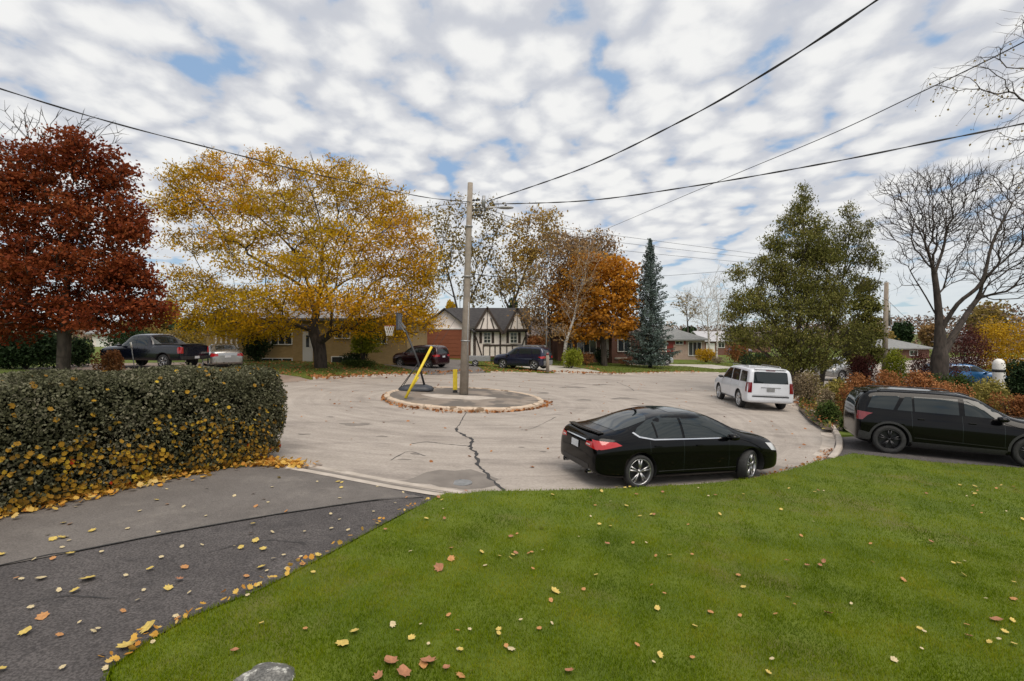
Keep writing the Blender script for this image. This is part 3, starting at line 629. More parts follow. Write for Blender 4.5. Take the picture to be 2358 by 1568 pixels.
for s in 'LR':
    project(bv, 'taillight', [(-2.53, .84), (-2.40, .84), (-2.36, 1.27), (-2.49, 1.27)], s, M['darkred'], su, .014, .04)
    handle(bv, su, -1.2, 1.08, s, wht); handle(bv, su, -.1, 1.07, s, wht)
    project(bv, 'running_board', [(-1.0, .34), (1.0, .34), (1.0, .42), (-1.0, .42)], s, M['blackplastic'], su, .02, .1)
    mb = MB(); yy = .68 if s == 'L' else -.68; mb.tube([(-1.9, yy, 1.90), (-1.8, yy, 1.955), (.2, yy, 1.96), (.35, yy, 1.91)], .02, 8); mb.build('roof_rail', M['alloy'], su, True)
project(bv, 'bumper_strip', strip(-.78, .66, .78, .66, .055), 'B', M['blackplastic'], su, .012, .08)
project(bv, 'tailgate_badge', strip(-.42, 1.055, .42, 1.055, .03), 'B', M['steel'], su, .012, .08)
project(bv, 'tailgate_seam', strip(-.74, .72, .74, .72, .012), 'B', M['steel'], su, .004, .08)
project(bv, 'number_plate', strip(-.17, .96, .17, .96, .16), 'B', M['steel'], su, .016, .08)
project(bv, 'third_brake_light', strip(-.2, 1.80, .2, 1.80, .03), 'B', M['darkred'], su, .012, .08)
box_on(su, 'rear_spoiler', (-2.44, 0, 1.865), (.22, 1.36, .035), wht)

# --- the black SUV in the right driveway
blk2 = paint('black suv paint', (.0025, .0025, .0032), .14, .0, .30); blk2.node_tree.nodes['Principled BSDF'].inputs['Specular IOR Level'].default_value = .12
hd = math.atan2(-1.22, 2.85); wbe = (-1.5, 1.52)
loc = car_at(Vector((10.60, 14.08)), hd, wbe[0], .86, 'R'); loc = (loc[0], loc[1], loc[2]+.09)
swE = [[(-2.02, 1.25), (-1.42, 1.225), (-1.24, 1.60), (-1.28, 1.61), (-1.88, 1.58)], [(-1.33, 1.225), (-.98, 1.22), (-.98, 1.60), (-1.13, 1.60)], [(-.93, 1.22), (.04, 1.205), (.04, 1.62), (-.93, 1.62)], [(.16, 1.205), (1.04, 1.175), (.82, 1.38), (.52, 1.575), (.28, 1.63), (.16, 1.64)]]
ex, body, bv = basic_car('parked_suv', loc, hd, blk2, 'black SUV with tinted windows parked in the right hand driveway', 'suv', EXS, wbe, .395, swE, None, None, tails=[], rimm=M['blackrim'], spokes=5, arch=.05,
    cladding=True, doors=((.10, .45, 1.19), (.96, .45, 1.14), (-1.0, .8, 1.2)), mir=(.88, .96, 1.20), rimr=.28)
tilt(ex)
for s in 'LR':
    project(bv, 'taillight', [(-2.27, .90), (-2.15, .90), (-2.02, 1.04), (-1.90, 1.10), (-2.24, 1.14)], s, M['darkred'], ex, .012, .04)
    handle(bv, ex, -.8, 1.03, s, blk2); handle(bv, ex, .3, 1.02, s, blk2)
    project(bv, 'sill_cladding', [(-1.02, .26), (1.02, .26), (1.02, .40), (-1.02, .40)], s, M['blackplastic'], ex, .014, .1)
    project(bv, 'bumper_cladding', [(-2.24, .35), (-1.97, .35), (-1.97, .55), (-2.22, .60)], s, M['blackplastic'], ex, .008, .06)
    project(bv, 'sill_line', [(-.95, .50), (1.0, .45), (1.0, .47), (-.95, .525)], s, M['blackrim'], ex, .006, .1)
    mb = MB(); yy = .70 if s == 'L' else -.70; mb.tube([(-1.75, yy*.93, 1.72), (-1.65, yy*.93, 1.77), (.1, yy*.93, 1.79), (.3, yy*.93, 1.74)], .014, 8); mb.build('roof_rail', M['blackplastic'], ex, True)
    project(bv, 'headlight', [(2.1, .83), (2.43, .80), (2.40, .90), (2.1, .96)], s, M['lens'], ex, .008, .05)
project(bv, 'rear_window', [(-.68, 1.2), (.68, 1.2), (.62, 1.62), (-.62, 1.62)], 'B', M['glass'], ex, .008, .09)
project(bv, 'windshield', [(.40, -.60), (1.10, -.72), (1.18, 0), (1.10, .72), (.40, .60), (.34, 0)], 'T', M['wglass'], ex, .006, .1)
box_on(ex, 'rear_spoiler', (-1.97, 0, 1.68), (.22, 1.22, .03), blk2)

# --- the dark blue pickup
navy = paint('navy paint', (.003, .004, .012), .2, .0, .4)
PICK = [(-2.95, .55, 1.05, 1.22, .90, .88, .82), (-2.93, .48, 1.12, 1.32, .97, .95, .88), (-2.7, .46, 1.14, 1.34, 1.0, .97, .90), (-1.3, .44, 1.14, 1.34, 1.0, .97, .90), (-1.02, .44, 1.14, 1.345, 1.0, .97, .88), (-.93, .44, 1.16, 1.42, 1.0, .97, .72),
        (-.72, .44, 1.17, 1.88, 1.0, .97, .70), (-.4, .44, 1.17, 1.93, 1.0, .97, .72), (.3, .44, 1.17, 1.94, 1.0, .97, .72), (.75, .44, 1.16, 1.90, 1.0, .97, .71), (1.05, .44, 1.16, 1.68, 1.0, .96, .71), (1.38, .44, 1.15, 1.34, 1.0, .96, .76),
        (1.7, .46, 1.14, 1.26, 1.0, .96, .78), (2.5, .46, 1.12, 1.23, .99, .95, .77), (2.82, .48, 1.06, 1.16, .97, .9, .74), (2.93, .54, .95, 1.02, .88, .82, .7)]
hd = R(180-14); a = G(372, 849)
px_, py_ = -19.35, 27.8
f = Vector((math.cos(hd), math.sin(hd))); l = Vector((-f.y, f.x)); c = Vector((px_, py_))-f*(-1.75)-l*.88
swP = [[(-.62, 1.27), (.10, 1.26), (.10, 1.80), (-.50, 1.80), (-.60, 1.7)], [(.20, 1.26), (1.26, 1.24), (1.0, 1.60), (.78, 1.80), (.20, 1.81)]]
pk, body, bv = basic_car('pickup_truck', (c.x, c.y, 3-83/41.4), hd, navy, 'dark blue pickup truck parked in the left driveway behind the hedge', 'pickup truck', PICK, (-1.75, 1.95), .40, swP, None, None, tails=[], rimm=M['alloy'], spokes=6, arch=.07,
    doors=((.15, .6, 1.2), (1.22, .6, 1.2), (-.7, .6, 1.2)), mir=(1.2, 1.0, 1.3))
project(bv, 'rear_window', [(-.58, 1.42), (.58, 1.42), (.55, 1.78), (-.55, 1.78)], 'B', M['glass'], pk, .01, .12)
project(bv, 'windshield', [(-.62, 1.38), (.62, 1.38), (.58, 1.82), (-.58, 1.82)], 'F', M['glass'], pk, .01, .12)
mb = MB(); V = []
box_on(pk, 'bed_cover', (-1.95, 0, 1.352), (1.9, 1.62, .03), M['blackplastic'])
for s, sg in (('L', 1), ('R', -1)):
    mb = MB(); V = [(-.60, sg*.74, 1.80), (-.60, sg*.74, 1.36), (-1.45, sg*.80, 1.36), (-1.40, sg*.80, 1.39)]; V2 = [(x, y-sg*.03, z) for x, y, z in V]
    mb.add(V+V2, [(0, 1, 2, 3), (7, 6, 5, 4), (0, 3, 7, 4), (1, 0, 4, 5), (2, 1, 5, 6), (3, 2, 6, 7)]); mb.build('sail_panel', M['chrome'] if False else M['steel'], pk)
    project(bv, 'taillight', [(-2.92, .86), (-2.76, .86), (-2.72, 1.10), (-2.75, 1.2), (-2.92, 1.2)], s, M['redlens'], pk, .012, .05)
    handle(bv, pk, -.45, 1.08, s, navy); handle(bv, pk, .35, 1.08, s, navy)
for sg in (1, -1): project(bv, 'taillight', [(sg*.78, .86), (sg*.94, .86), (sg*.93, 1.2), (sg*.80, 1.2)][::sg], 'B', M['redlens'], pk, .012, .05)
box_on(pk, 'rear_bumper', (-2.98, 0, .60), (.16, 1.84, .17), M['blackplastic']); project(bv, 'number_plate', strip(-.16, .62, .16, .62, .14), 'B', M['plate'], pk, .12, .1)

# --- smaller cars further off
def far_car(kind, rear_wheel, hd, side, pm, label, st, scale, wheelb, wr, wins, tail_h, cat, rim=None, clad=False, z=None, tail='redlens', rails=False, platem=True, lean=True, rearw=None):
    st = sc_st(st, scale[0], scale[1], scale[2]); wins = [[(a*scale[0], b*scale[2]) for a, b in p] for p in wins]
    wheelb = tuple(x*scale[0] for x in wheelb)
    loc = car_at(rear_wheel, hd, wheelb[0], .82*scale[1], side); loc = (loc[0], loc[1], loc[2] if z is None else z)
    o, body, bv = basic_car(kind, loc, hd, pm, label, cat, st, wheelb, wr, wins, None, None, [], rimm=rim or M['alloy'], spokes=5, arch=.05, cladding=clad, detail=1, mir=(.98*scale[0], .95*scale[1], 1.14*scale[2]))
    if lean and z is None: tilt(o)
    xe = st[0][0]; h = scale[2]
    if rearw == 'T': project(bv, 'rear_window', [(-1.85*scale[0], -.55), (-1.1*scale[0], -.5), (-1.1*scale[0], .5), (-1.85*scale[0], .55)], 'T', M['glass'], o, .01, .12)
    else: project(bv, 'rear_window', [(-.66, tail_h+.12), (.66, tail_h+.12), (.58, tail_h+.47*h), (-.58, tail_h+.47*h)], 'B', M['glass'], o, .01, .12)
    project(bv, 'windshield', [(-.62, 1.26*h), (.62, 1.26*h), (.56, 1.58*h), (-.56, 1.58*h)] if rearw != 'T' else [(-.6, 1.05*h), (.6, 1.05*h), (.52, 1.38*h), (-.52, 1.38*h)], 'F', M['glass'], o, .01, .12)
    for s in 'LR': project(bv, 'taillight', [(xe+.03, tail_h-.12), (xe+.16, tail_h-.14), (xe+.42, tail_h), (xe+.04, tail_h+.04)], s, M[tail], o, .012, .06)
    for sg in (1, -1):
        project(bv, 'taillight', [(sg*.48, tail_h-.1), (sg*.80, tail_h-.13), (sg*.82, tail_h+.06), (sg*.5, tail_h+.03)][::sg], 'B', M[tail], o, .012, .06)
        project(bv, 'headlight', [(sg*.42, .72*h), (sg*.72, .72*h), (sg*.74, .86*h), (sg*.45, .84*h)][::sg], 'F', M['lens'], o, .012, .06)
    project(bv, 'number_plate', strip(-.16, tail_h-.12, .16, tail_h-.12, .13), 'B', M['plate'], o, .02, .1)
    if rails:
        for sg in (1, -1): mb = MB(); mb.tube([(-1.8*scale[0], sg*.62, 1.74*h), (-1.6*scale[0], sg*.62, 1.83*h), (.0, sg*.62, 1.84*h), (.3, sg*.62, 1.78*h)], .02, 8); mb.build('roof_rail', M['alloy'], o, True)
    return o, bv
swU = [[(-2.0, 1.23), (-1.28, 1.21), (-1.22, 1.60), (-1.86, 1.58)], [(-1.18, 1.21), (-.02, 1.2), (-.02, 1.62), (-1.15, 1.62)], [(.08, 1.2), (1.0, 1.17), (.80, 1.37), (.50, 1.56), (.25, 1.61), (.08, 1.62)]]
blu = paint('dark blue paint', (.010, .014, .042), .22, .4)
o, bv = far_car('parked_suv', Vector((1.75, 39.0)), R(150), 'L', blu, 'dark blue SUV parked on the far driveway before the half-timbered house', EXS, (.97, .96, 1.02), (-1.45, 1.47), .38, swU, 1.02, 'suv', rails=True, z=.10+.0)
project(bv, 'rear_bumper_panel', [(-.78, .42), (.78, .42), (.8, .72), (-.8, .72)], 'B', M['steel'], o, .01, .1)
mar = paint('maroon paint', (.035, .005, .010), .25, .35)
o, bv = far_car('parked_suv', Vector((-6.15, 37.0)), R(152), 'L', mar, 'dark red SUV parked beside the yellow brick bungalow', EXS, (.92, .93, .96), (-1.45, 1.47), .35, swU, .98, 'suv', z=.36)
silv = paint('silver paint', (.42, .42, .42), .25, .7)
swS2 = [[(-1.5, 1.035), (-1.08, .985), (-.42, .985), (-.42, 1.37), (-.72, 1.355), (-1.1, 1.25)], [(-.33, .985), (.98, .97), (.70, 1.19), (.40, 1.32), (.0, 1.38), (-.33, 1.38)]]
o, bv = far_car('parked_car', Vector((-17.9, 29.6)), R(128), 'L', silv, 'silver hatchback parked beside the dark blue pickup', SEDAN, (.9, .97, 1.0), wb, .32, swS2, .86, 'car', z=3-82/38.5, rearw='T')
o, bv = far_car('parked_suv', Vector((14.6, 54.2)), R(8), 'R', paint('pale silver paint', (.40, .43, .43), .25, .5), 'small pale silver SUV parked behind the blue spruce', EXS, (.80, .90, .84), (-1.45, 1.47), .33, swU, .92, 'suv', z=float(T(16))+.09)
o, bv = far_car('parked_suv', Vector((28.3, 40.0)), R(200), 'L', silv, 'silver SUV half hidden behind the big cedar and garden shrubs', EXS, (.95, .96, 1.0), (-1.45, 1.47), .37, swU, 1.02, 'suv', z=float(T(28))+.09, clad=True)
o, bv = far_car('parked_suv', Vector((36.6, 84.0)), R(-15), 'R', paint('violet grey paint', (.06, .05, .10), .25, .5), 'distant dark violet car near the orange bush', EXS, (.9, .92, .92), (-1.45, 1.47), .35, swU, .98, 'suv', z=float(T(36))+.10)
bb = paint('bright blue paint', (.01, .10, .26), .2, .3)
o, bv = far_car('parked_car', Vector((30.1, 34.6)), R(-12), 'R', bb, 'bright blue hatchback behind the garden shrubs on the far right', EXS, (.93, .95, .90), (-1.45, 1.47), .36, swU, 1.0, 'car', z=float(T(30))+.35-.25)
# ---------------------------------------------------------------- trees
TAPER = [2.5]
def unit(a): return a/np.maximum(np.linalg.norm(a, axis=-1, keepdims=True), 1e-9)
def leaf_quads(P_, ln, asp=.6, up=0., rng=RNG, droop=None):
    n = len(P_); ln = np.asarray(ln)*rng.uniform(.65, 1.3, n); a = rng.normal(size=(n, 3))
    if droop is not None: a = a*.6+np.array([0, 0, -1.0])*droop
    a = unit(a); nr = rng.normal(size=(n, 3)); nr[:, 2] += up*np.sign(nr[:, 2]); b = unit(np.cross(nr, a)); L2 = ln[:, None]*.5
    V = np.stack([P_-a*L2, P_+b*L2*asp-a*L2*.1, P_+a*L2, P_-b*L2*asp-a*L2*.1], 1).reshape(-1, 3)
    return V, np.arange(4*n).reshape(n, 4)
def grow(chains, targets, bf):
    # chains: list of (points array, attach index or None); returns nodes, parent
    nodes = []; par = []; pl = []
    for pts_, at in chains:
        for i, p in enumerate(pts_):
            nodes.append(np.array(p, float)); q = (len(nodes)-2) if i else (-1 if at is None else at)
            par.append(q); pl.append(0 if q < 0 else pl[q]+np.linalg.norm(nodes[-1]-nodes[q]))
    Tg = np.asarray(targets, float); n = len(Tg); best = np.full(n, 1e9); who = np.zeros(n, int)
    base_skip = 1
    def upd(j):
        d = np.linalg.norm(Tg-nodes[j], axis=1); c = d+bf*(pl[j]); m_ = c < best; best[m_] = c[m_]; who[m_] = j; dist[m_] = d[m_]
    dist = np.zeros(n)
    for j in range(base_skip, len(nodes)): upd(j)
    alive = np.ones(n, bool)
    for _ in range(n):
        i = int(np.argmin(np.where(alive, best, 1e18))); alive[i] = False
        q = who[i]; nodes.append(Tg[i].copy()); par.append(q); pl.append(pl[q]+dist[i]); best[i] = 1e18
        j = len(nodes)-1
        d = np.linalg.norm(Tg-nodes[j], axis=1); c = d+bf*pl[j]; m_ = alive & (c < best); best[m_] = c[m_]; who[m_] = j; dist[m_] = d[m_]
    return np.array(nodes), np.array(par)
def wood(nodes, par, R0, r0, nfix, relax=2, twigs=0, twl=.4, rng=RNG, minr=0, up=.3):
    n = len(par); ch = np.zeros(n, int)
    for j in range(n-1, 0, -1):
        if par[j] >= 0: ch[par[j]] += 1
    for _ in range(relax):
        s = np.zeros_like(nodes); c = np.zeros(n)
        for j in range(n):
            q = par[j]
            if q >= 0: s[q] += nodes[j]; c[q] += 1
        new = nodes.copy()
        for j in range(nfix, n):
            if ch[j] and par[j] >= 0: new[j] = .5*nodes[j]+.25*nodes[par[j]]+.25*s[j]/c[j]
        nodes = new
    tips = [j for j in range(n) if ch[j] == 0]
    if twigs:
        ex = []; exp_ = []
        for j in tips:
            d = unit(nodes[j]-nodes[par[j]])
            for k in range(twigs):
                q = unit(d+rng.normal(size=3)*.45+np.array([0, 0, up*.4])); a = nodes[j]-d*rng.uniform(0, .25)*twl; ex.append(a+q*twl*rng.uniform(.5, 1.2)); exp_.append(j)
        par = np.concatenate([par, exp_]); nodes = np.concatenate([nodes, np.array(ex)]); n = len(par)
    ntip = max(2, len(tips)*(max(1, twigs))); p = math.log(ntip)/math.log(R0/r0)
    rad = np.zeros(n); ch2 = np.zeros(n, int)
    for j in range(n): 
        if par[j] >= 0: ch2[par[j]] += 1
    order = range(n-1, -1, -1)
    for j in order:
        if ch2[j] == 0: rad[j] = r0**p
        if par[j] >= 0: rad[par[j]] += rad[j]
    rad = np.maximum(rad, 1e-12)**(1/p)
    if TAPER[0]:
        ds = np.zeros(n)
        for j in range(1, n): ds[j] = ds[par[j]]+np.linalg.norm(nodes[j]-nodes[par[j]])
        k_ = .42+.58*np.exp(-np.maximum(ds-2.5, 0)/TAPER[0]); rad = np.where(rad > .02, np.maximum(rad*k_, .02), rad)
    VV = {3: [], 5: [], 8: []}; 
    for j in range(1, n):
        q = par[j]
        if q < 0: continue
        ra, rb = rad[q], rad[j]
        if ra > rb*1.7 and ch2[q] > 1: ra = rb*1.35
        rb = max(rb*(.5 if ch2[j] == 0 else 1), minr*.5)
        k = 8 if rb > .07 else (5 if rb > .02 else 3); VV[k].append((q, j, max(ra, minr), rb))
    meshes = []
    for k, lst in VV.items():
        if not lst: continue
        A = nodes[[l[0] for l in lst]]; B = nodes[[l[1] for l in lst]]; ra = np.array([l[2] for l in lst]); rb = np.array([l[3] for l in lst])
        d = unit(B-A); h = np.where(np.abs(d[:, 2:3]) > .9, np.array([[1., 0, 0]]), np.array([[0, 0, 1.]])); u = unit(np.cross(d, h)); v = np.cross(d, u)
        B = B+d*rb[:, None]*.4
        t = np.arange(k)*2*math.pi/k; c, s = np.cos(t), np.sin(t)
        ringA = A[:, None]+ra[:, None, None]*(u[:, None]*c[None, :, None]+v[:, None]*s[None, :, None])
        ringB = B[:, None]+rb[:, None, None]*(u[:, None]*c[None, :, None]+v[:, None]*s[None, :, None])
        V = np.concatenate([ringA, ringB], 1).reshape(-1, 3); m_ = len(lst)
        i = np.arange(k); F = np.stack([i, (i+1) % k, (i+1) % k+k, i+k], 1)[None]+np.arange(m_)[:, None, None]*2*k
        meshes.append((V, F.reshape(-1, 4)))
    off = 0; Vs = []; Fs = []
    for V, F in meshes: Vs.append(V); Fs.append(F+off); off += len(V)
    return np.concatenate(Vs), np.concatenate(Fs), nodes, par, tips, rad
def blobs3(blobs, Y, n, rng=RNG, flat=1.0, shell=0.0):
    vol = np.array([b[2]*b[3]*(b[5] if len(b) > 5 else 1) for b in blobs], float); cnt = np.maximum(1, (n*vol/vol.sum()).astype(int)); out = []
    for b, c in zip(blobs, cnt):
        s = Y/FV; ctr = np.array(W(b[0], b[1], Y)); dep = (b[4] if len(b) > 4 else 0); ctr[1] += dep
        ctr[0] *= (Y+dep)/Y; ctr[2] = EYE+(ctr[2]-EYE)*(Y+dep)/Y
        u = unit(rng.normal(size=(c, 3)))*(shell+(1-shell)*rng.uniform(0, 1, (c, 1)))**(1/3.)
        out.append(ctr+u*np.array([b[2]*s, b[2]*s*flat, b[3]*s]))
    return np.concatenate(out)
def tree(label, Y, base, trunk_px, blobs, nt_, R0, leafm=None, nleaf=0, lsize=.2, bark='bark', bf=.35, limbs=(), name='tree', cat='tree', group=None, spread=.35, asp=.6, twigs=0, twl=.4, r0=.012, up=0, droop=None, minr=0, leaf_at='targets', rng=None, zbase=None, leaf_extra=None, relax=2, deps=None, bare_above=None):
    rng = rng or np.random.default_rng(int(abs(Y*1000+trunk_px[0][0]*7)) % 100000)
    b0 = W(trunk_px[0][0], trunk_px[0][1], Y); zb = gz1(b0.x, Y) if zbase is None else zbase
    root = empty(name, (b0.x, Y, zb), 0, label, cat, group); o = np.array(root.location)
    tp = [np.array([b0.x, Y, zb-.15])-o]+[np.array(W(x, y, Y+(dd if dd else 0)))-o for x, y, dd in [(p+(0,))[:3] for p in trunk_px[0 if abs(b0.z-zb) > .3 else 1:]]]
    tp = [np.array(q) for q in smooth_poly([Vector(q) for q in tp], 4)]; chains = [(tp, None)]; cnt = len(tp)
    for at, pts_ in limbs:
        i = min(cnt-1, int(at*(len(tp)-1))); q = [tp[i]]+[np.array(W(p[0], p[1], Y+(p[2] if len(p) > 2 else 0)))-o for p in pts_]
        q = [np.array(a) for a in smooth_poly([Vector(a) for a in q], 4)][1:]; chains.append((q, i))
    nfix = sum(len(c[0]) for c in chains)
    tg = blobs3(blobs, Y, nt_, rng)-o
    nodes, par = grow(chains, tg, bf)
    V, F, nodes, par, tips, rad = wood(nodes, par, R0, r0, nfix, relax, twigs, twl, rng, minr)
    mknp('trunk', V, F, M[bark], root, True)
    if nleaf:
        src = tg if leaf_at == 'targets' else nodes[nfix:]
        P_ = src[rng.integers(0, len(src), nleaf)]+rng.normal(size=(nleaf, 3))*spread*np.array([1, 1, .6])
        if leaf_extra is not None: P_ = np.concatenate([P_, blobs3(leaf_extra[0], Y, leaf_extra[1], rng)-o])
        V, F = leaf_quads(P_, np.full(len(P_), lsize), asp, up, rng, droop); mknp('crown', V, F, leafm, root)
    return root
LM = {}
LM['red'] = leafmat('red maple leaves', [(.095, .018, .010), (.18, .038, .014), (.26, .066, .022), (.33, .12, .045)], .45, .35, wr=.5)
LM['gold'] = leafmat('golden locust leaves', [(.34, .245, .012), (.50, .33, .013), (.62, .35, .015), (.66, .28, .02)], .14, .45, wr=.38)
LM['olive'] = leafmat('sparse olive leaves', [(.12, .09, .03), (.26, .19, .06), (.40, .29, .09)], .5, .35)
LM['tan'] = leafmat('tan leaves', [(.17, .10, .05), (.31, .19, .09), (.42, .28, .10)], .3, .35)
LM['willow'] = leafmat('yellow brown leaves', [(.22, .14, .07), (.42, .27, .07), (.56, .40, .08)], .25, .4)
LM['orange'] = leafmat('orange leaves', [(.30, .13, .03), (.46, .20, .025), (.58, .27, .03), (.62, .36, .06)], .3, .4, wr=.45)
LM['spruce'] = leafmat('blue spruce needles', [(.05, .07, .062), (.11, .15, .135), (.23, .29, .27)], 1.2, .05, .7)
LM['cedar'] = leafmat('cedar foliage', [(.07, .075, .018), (.12, .125, .03), (.18, .175, .045), (.25, .20, .07)], .5, .25, .7)
LM['evergreen'] = leafmat('dark evergreen foliage', [(.010, .020, .009), (.025, .045, .018), (.05, .08, .03)], .8, .1)
LM['lime'] = leafmat('yellow green leaves', [(.13, .16, .018), (.24, .27, .03), (.36, .36, .05)], .8, .4)
LM['burg'] = leafmat('burgundy leaves', [(.045, .016, .014), (.09, .028, .024), (.14, .055, .04)], .8, .25)
LM['rust'] = leafmat('rust coloured flowers', [(.17, .07, .03), (.30, .125, .045), (.40, .20, .09)], 1.5, .3)
LM['yellow'] = leafmat('bright yellow leaves', [(.30, .17, .015), (.50, .30, .02), (.60, .40, .03)], .8, .4)
LM['hosta'] = leafmat('yellowing leaves', [(.14, .14, .04), (.32, .27, .07), (.45, .38, .13)], 1.0, .3)
LM['green'] = leafmat('green leaves', [(.03, .05, .015), (.07, .105, .025), (.13, .16, .04)], 1.0, .3)
LM['dry'] = leafmat('dry grass', [(.16, .12, .07), (.28, .22, .14), (.40, .34, .23)], 1.0, .3)
LM['fallen'] = leafmat('fallen leaves', [(.36, .13, .03), (.55, .28, .05), (.62, .40, .09), (.60, .47, .22)], 1.5, .2, wr=.7)
LM['brownleaf'] = leafmat('brown fallen leaves', [(.16, .06, .022), (.36, .15, .055), (.50, .27, .13)], 1.5, .2, wr=.7)
LM['hedge'] = leafmat('hedge leaves', [(.036, .036, .017), (.078, .080, .042), (.14, .140, .085), (.24, .215, .155)], 1.2, .15, .6, wr=.7)
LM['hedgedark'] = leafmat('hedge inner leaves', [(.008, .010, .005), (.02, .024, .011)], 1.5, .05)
LM['vine'] = leafmat('yellow creeper leaves', [(.13, .12, .02), (.24, .13, .025), (.44, .25, .03), (.58, .44, .05)], 1.6, .3, wr=.6)
LM['vinered'] = leafmat('red creeper leaves', [(.36, .03, .01), (.55, .07, .02)], 1.5, .3)
LM['wood'] = leafmat('far wood', [(.11, .075, .06), (.19, .13, .10), (.26, .18, .12)], .06, .1)

# red maple on the left
tree('dark red maple tree rising behind the clipped hedge on the left', 21.5, None, [(146, 850), (148, 790), (150, 700), (160, 600)],
     [(40, 390, 90, 60), (170, 355, 80, 50), (235, 400, 70, 55), (-60, 450, 90, 80), (95, 470, 110, 70), (235, 500, 90, 65), (292, 540, 45, 45), (40, 580, 120, 75), (190, 610, 130, 70), (285, 670, 70, 50), (-70, 640, 100, 100), (60, 700, 130, 60), (215, 725, 120, 45), (335, 715, 58, 42), (20, 755, 90, 30), (300, 620, 45, 40)],
     1500, .24, LM['red'], 60000, .15, 'barkdark', .3, name='maple_tree', spread=.22, asp=.7, r0=.012, up=.3, twigs=1, twl=.5)
# gold honey locust
tree('spreading golden yellow tree on the lawn of the brick bungalow', 33.0, None, [(739, 850), (735, 800), (722, 760), (728, 720), (735, 680)],
     [(440, 418, 60, 32), (520, 395, 70, 40), (410, 470, 60, 40), (500, 470, 90, 38), (640, 385, 70, 38), (690, 460, 90, 40, 2), (600, 470, 70, 35, -2), (780, 410, 70, 40), (850, 460, 80, 55), (920, 520, 65, 55), (975, 600, 42, 60), (560, 540, 90, 28, -2), (470, 560, 90, 26, 2), (700, 530, 100, 36), (820, 550, 100, 40, -2),
      (900, 620, 80, 40, 1), (620, 610, 110, 26, -3), (760, 610, 90, 34, -3), (440, 640, 60, 24), (470, 690, 75, 45, 1), (560, 700, 90, 40, -2), (660, 690, 90, 38, -4), (760, 690, 80, 36, -4), (880, 700, 90, 50, -1), (960, 680, 48, 50, 1), (450, 735, 50, 26), (610, 745, 80, 22, -2), (930, 745, 60, 30, 0), (700, 600, 60, 40, 4), (550, 740, 60, 30, 3), (990, 735, 30, 30, 1), (480, 758, 60, 22), (560, 764, 70, 20, -1), (640, 762, 60, 18, 1), (900, 768, 60, 22), (800, 758, 50, 18, -1)],
     2600, .44, LM['gold'], 72000, .20, 'barkdark', .28, name='honey_locust_tree', spread=.30, asp=.42, r0=.016, up=.5, twigs=2, twl=.7,
     limbs=[(.75, [(700, 665, -1), (640, 625, -1.5), (570, 585, -2)]), (.8, [(690, 600, 1), (640, 540, 2), (560, 470, 2)]), (.9, [(742, 600), (735, 500, 1), (700, 400, 1)]), (.85, [(790, 650, -1), (850, 640, -2), (930, 680, -1)]), (.9, [(775, 590, 1), (840, 500, 1), (900, 450, 0)])],
     leaf_extra=([(680, 580, 310, 190), (900, 600, 110, 140), (640, 720, 260, 60), (960, 640, 70, 90)], 5500))
tree('bare twigged tree standing behind the red maple', 34, None, [(60, 850), (70, 600), (90, 420)], [(20, 300, 60, 60), (130, 310, 70, 60), (210, 330, 60, 60), (60, 420, 90, 90), (180, 430, 80, 80)], 260, .25, None, 0, bark='barkgrey', bf=.5, name='bare_tree', twigs=3, twl=.9, r0=.012)
# trees behind the houses in the middle
tree('tall sparse olive leaved tree behind the utility pole', 68, None, [(1062, 830), (1060, 740), (1058, 660)], [(1010, 500, 35, 40), (1060, 480, 40, 28), (1115, 490, 40, 30), (1140, 540, 30, 40), (1040, 560, 50, 50), (1100, 580, 45, 50), (1010, 620, 40, 50), (1090, 660, 40, 40), (1100, 700, 25, 26)],
     420, .4, LM['olive'], 3400, .42, 'barkgrey', .6, name='tree', spread=.8, twigs=2, twl=1.4, r0=.022, minr=.02, limbs=[(.7, [(1110, 630), (1135, 560)]), (.7, [(1030, 620), (1005, 540)])])
tree('tall tree with yellow brown tops between the pole and the orange maple', 70, None, [(1178, 830), (1182, 700), (1190, 640)], [(1250, 505, 34, 28), (1270, 540, 30, 30), (1200, 530, 22, 28), (1235, 565, 30, 35), (1190, 590, 28, 45), (1220, 620, 30, 45), (1165, 650, 30, 35)],
     420, .45, LM['willow'], 4200, .40, 'barkgrey', .6, name='tree', spread=.7, droop=.4, twigs=2, twl=1.3, r0=.022, minr=.02, limbs=[(.6, [(1160, 700), (1148, 660), (1140, 600)]), (.7, [(1215, 610), (1245, 540)])])
tree('thin bare tree leaning left over the half-timbered house roof', 66, None, [(1190, 830), (1172, 720), (1160, 680)], [(1145, 640, 22, 50), (1170, 660, 25, 40), (1140, 600, 15, 30), (1225, 670, 30, 60)], 200, .28, LM['olive'], 500, .4, 'barkdark', .5, name='bare_tree', spread=.7, twigs=2, twl=1.2, r0=.02, minr=.02)
tree('pale birch with thin tan leaves beside the dark blue SUV', 50, None, [(1262, 845), (1266, 760), (1262, 680)], [(1290, 600, 40, 50), (1320, 560, 45, 30), (1270, 570, 35, 35), (1250, 660, 40, 60), (1300, 650, 35, 50), (1250, 740, 35, 45), (1220, 720, 25, 40), (1280, 740, 30, 40)],
     600, .2, LM['tan'], 4800, .26, 'barkgrey', .5, name='birch_tree', spread=.55, twigs=2, twl=1.0, r0=.013, minr=.012, limbs=[(.8, [(1290, 640), (1310, 570)])])
tree('white stemmed birch leaning in front of the red brick house', 47, None, [(1300, 848), (1303, 790), (1322, 730), (1330, 680)], [(1340, 640, 30, 40), (1355, 590, 40, 30), (1320, 700, 30, 40), (1300, 760, 26, 26)], 220, .16, LM['tan'], 1800, .22, 'birch', .5, name='birch_tree', spread=.5, twigs=1, twl=.9, r0=.012, minr=.012)
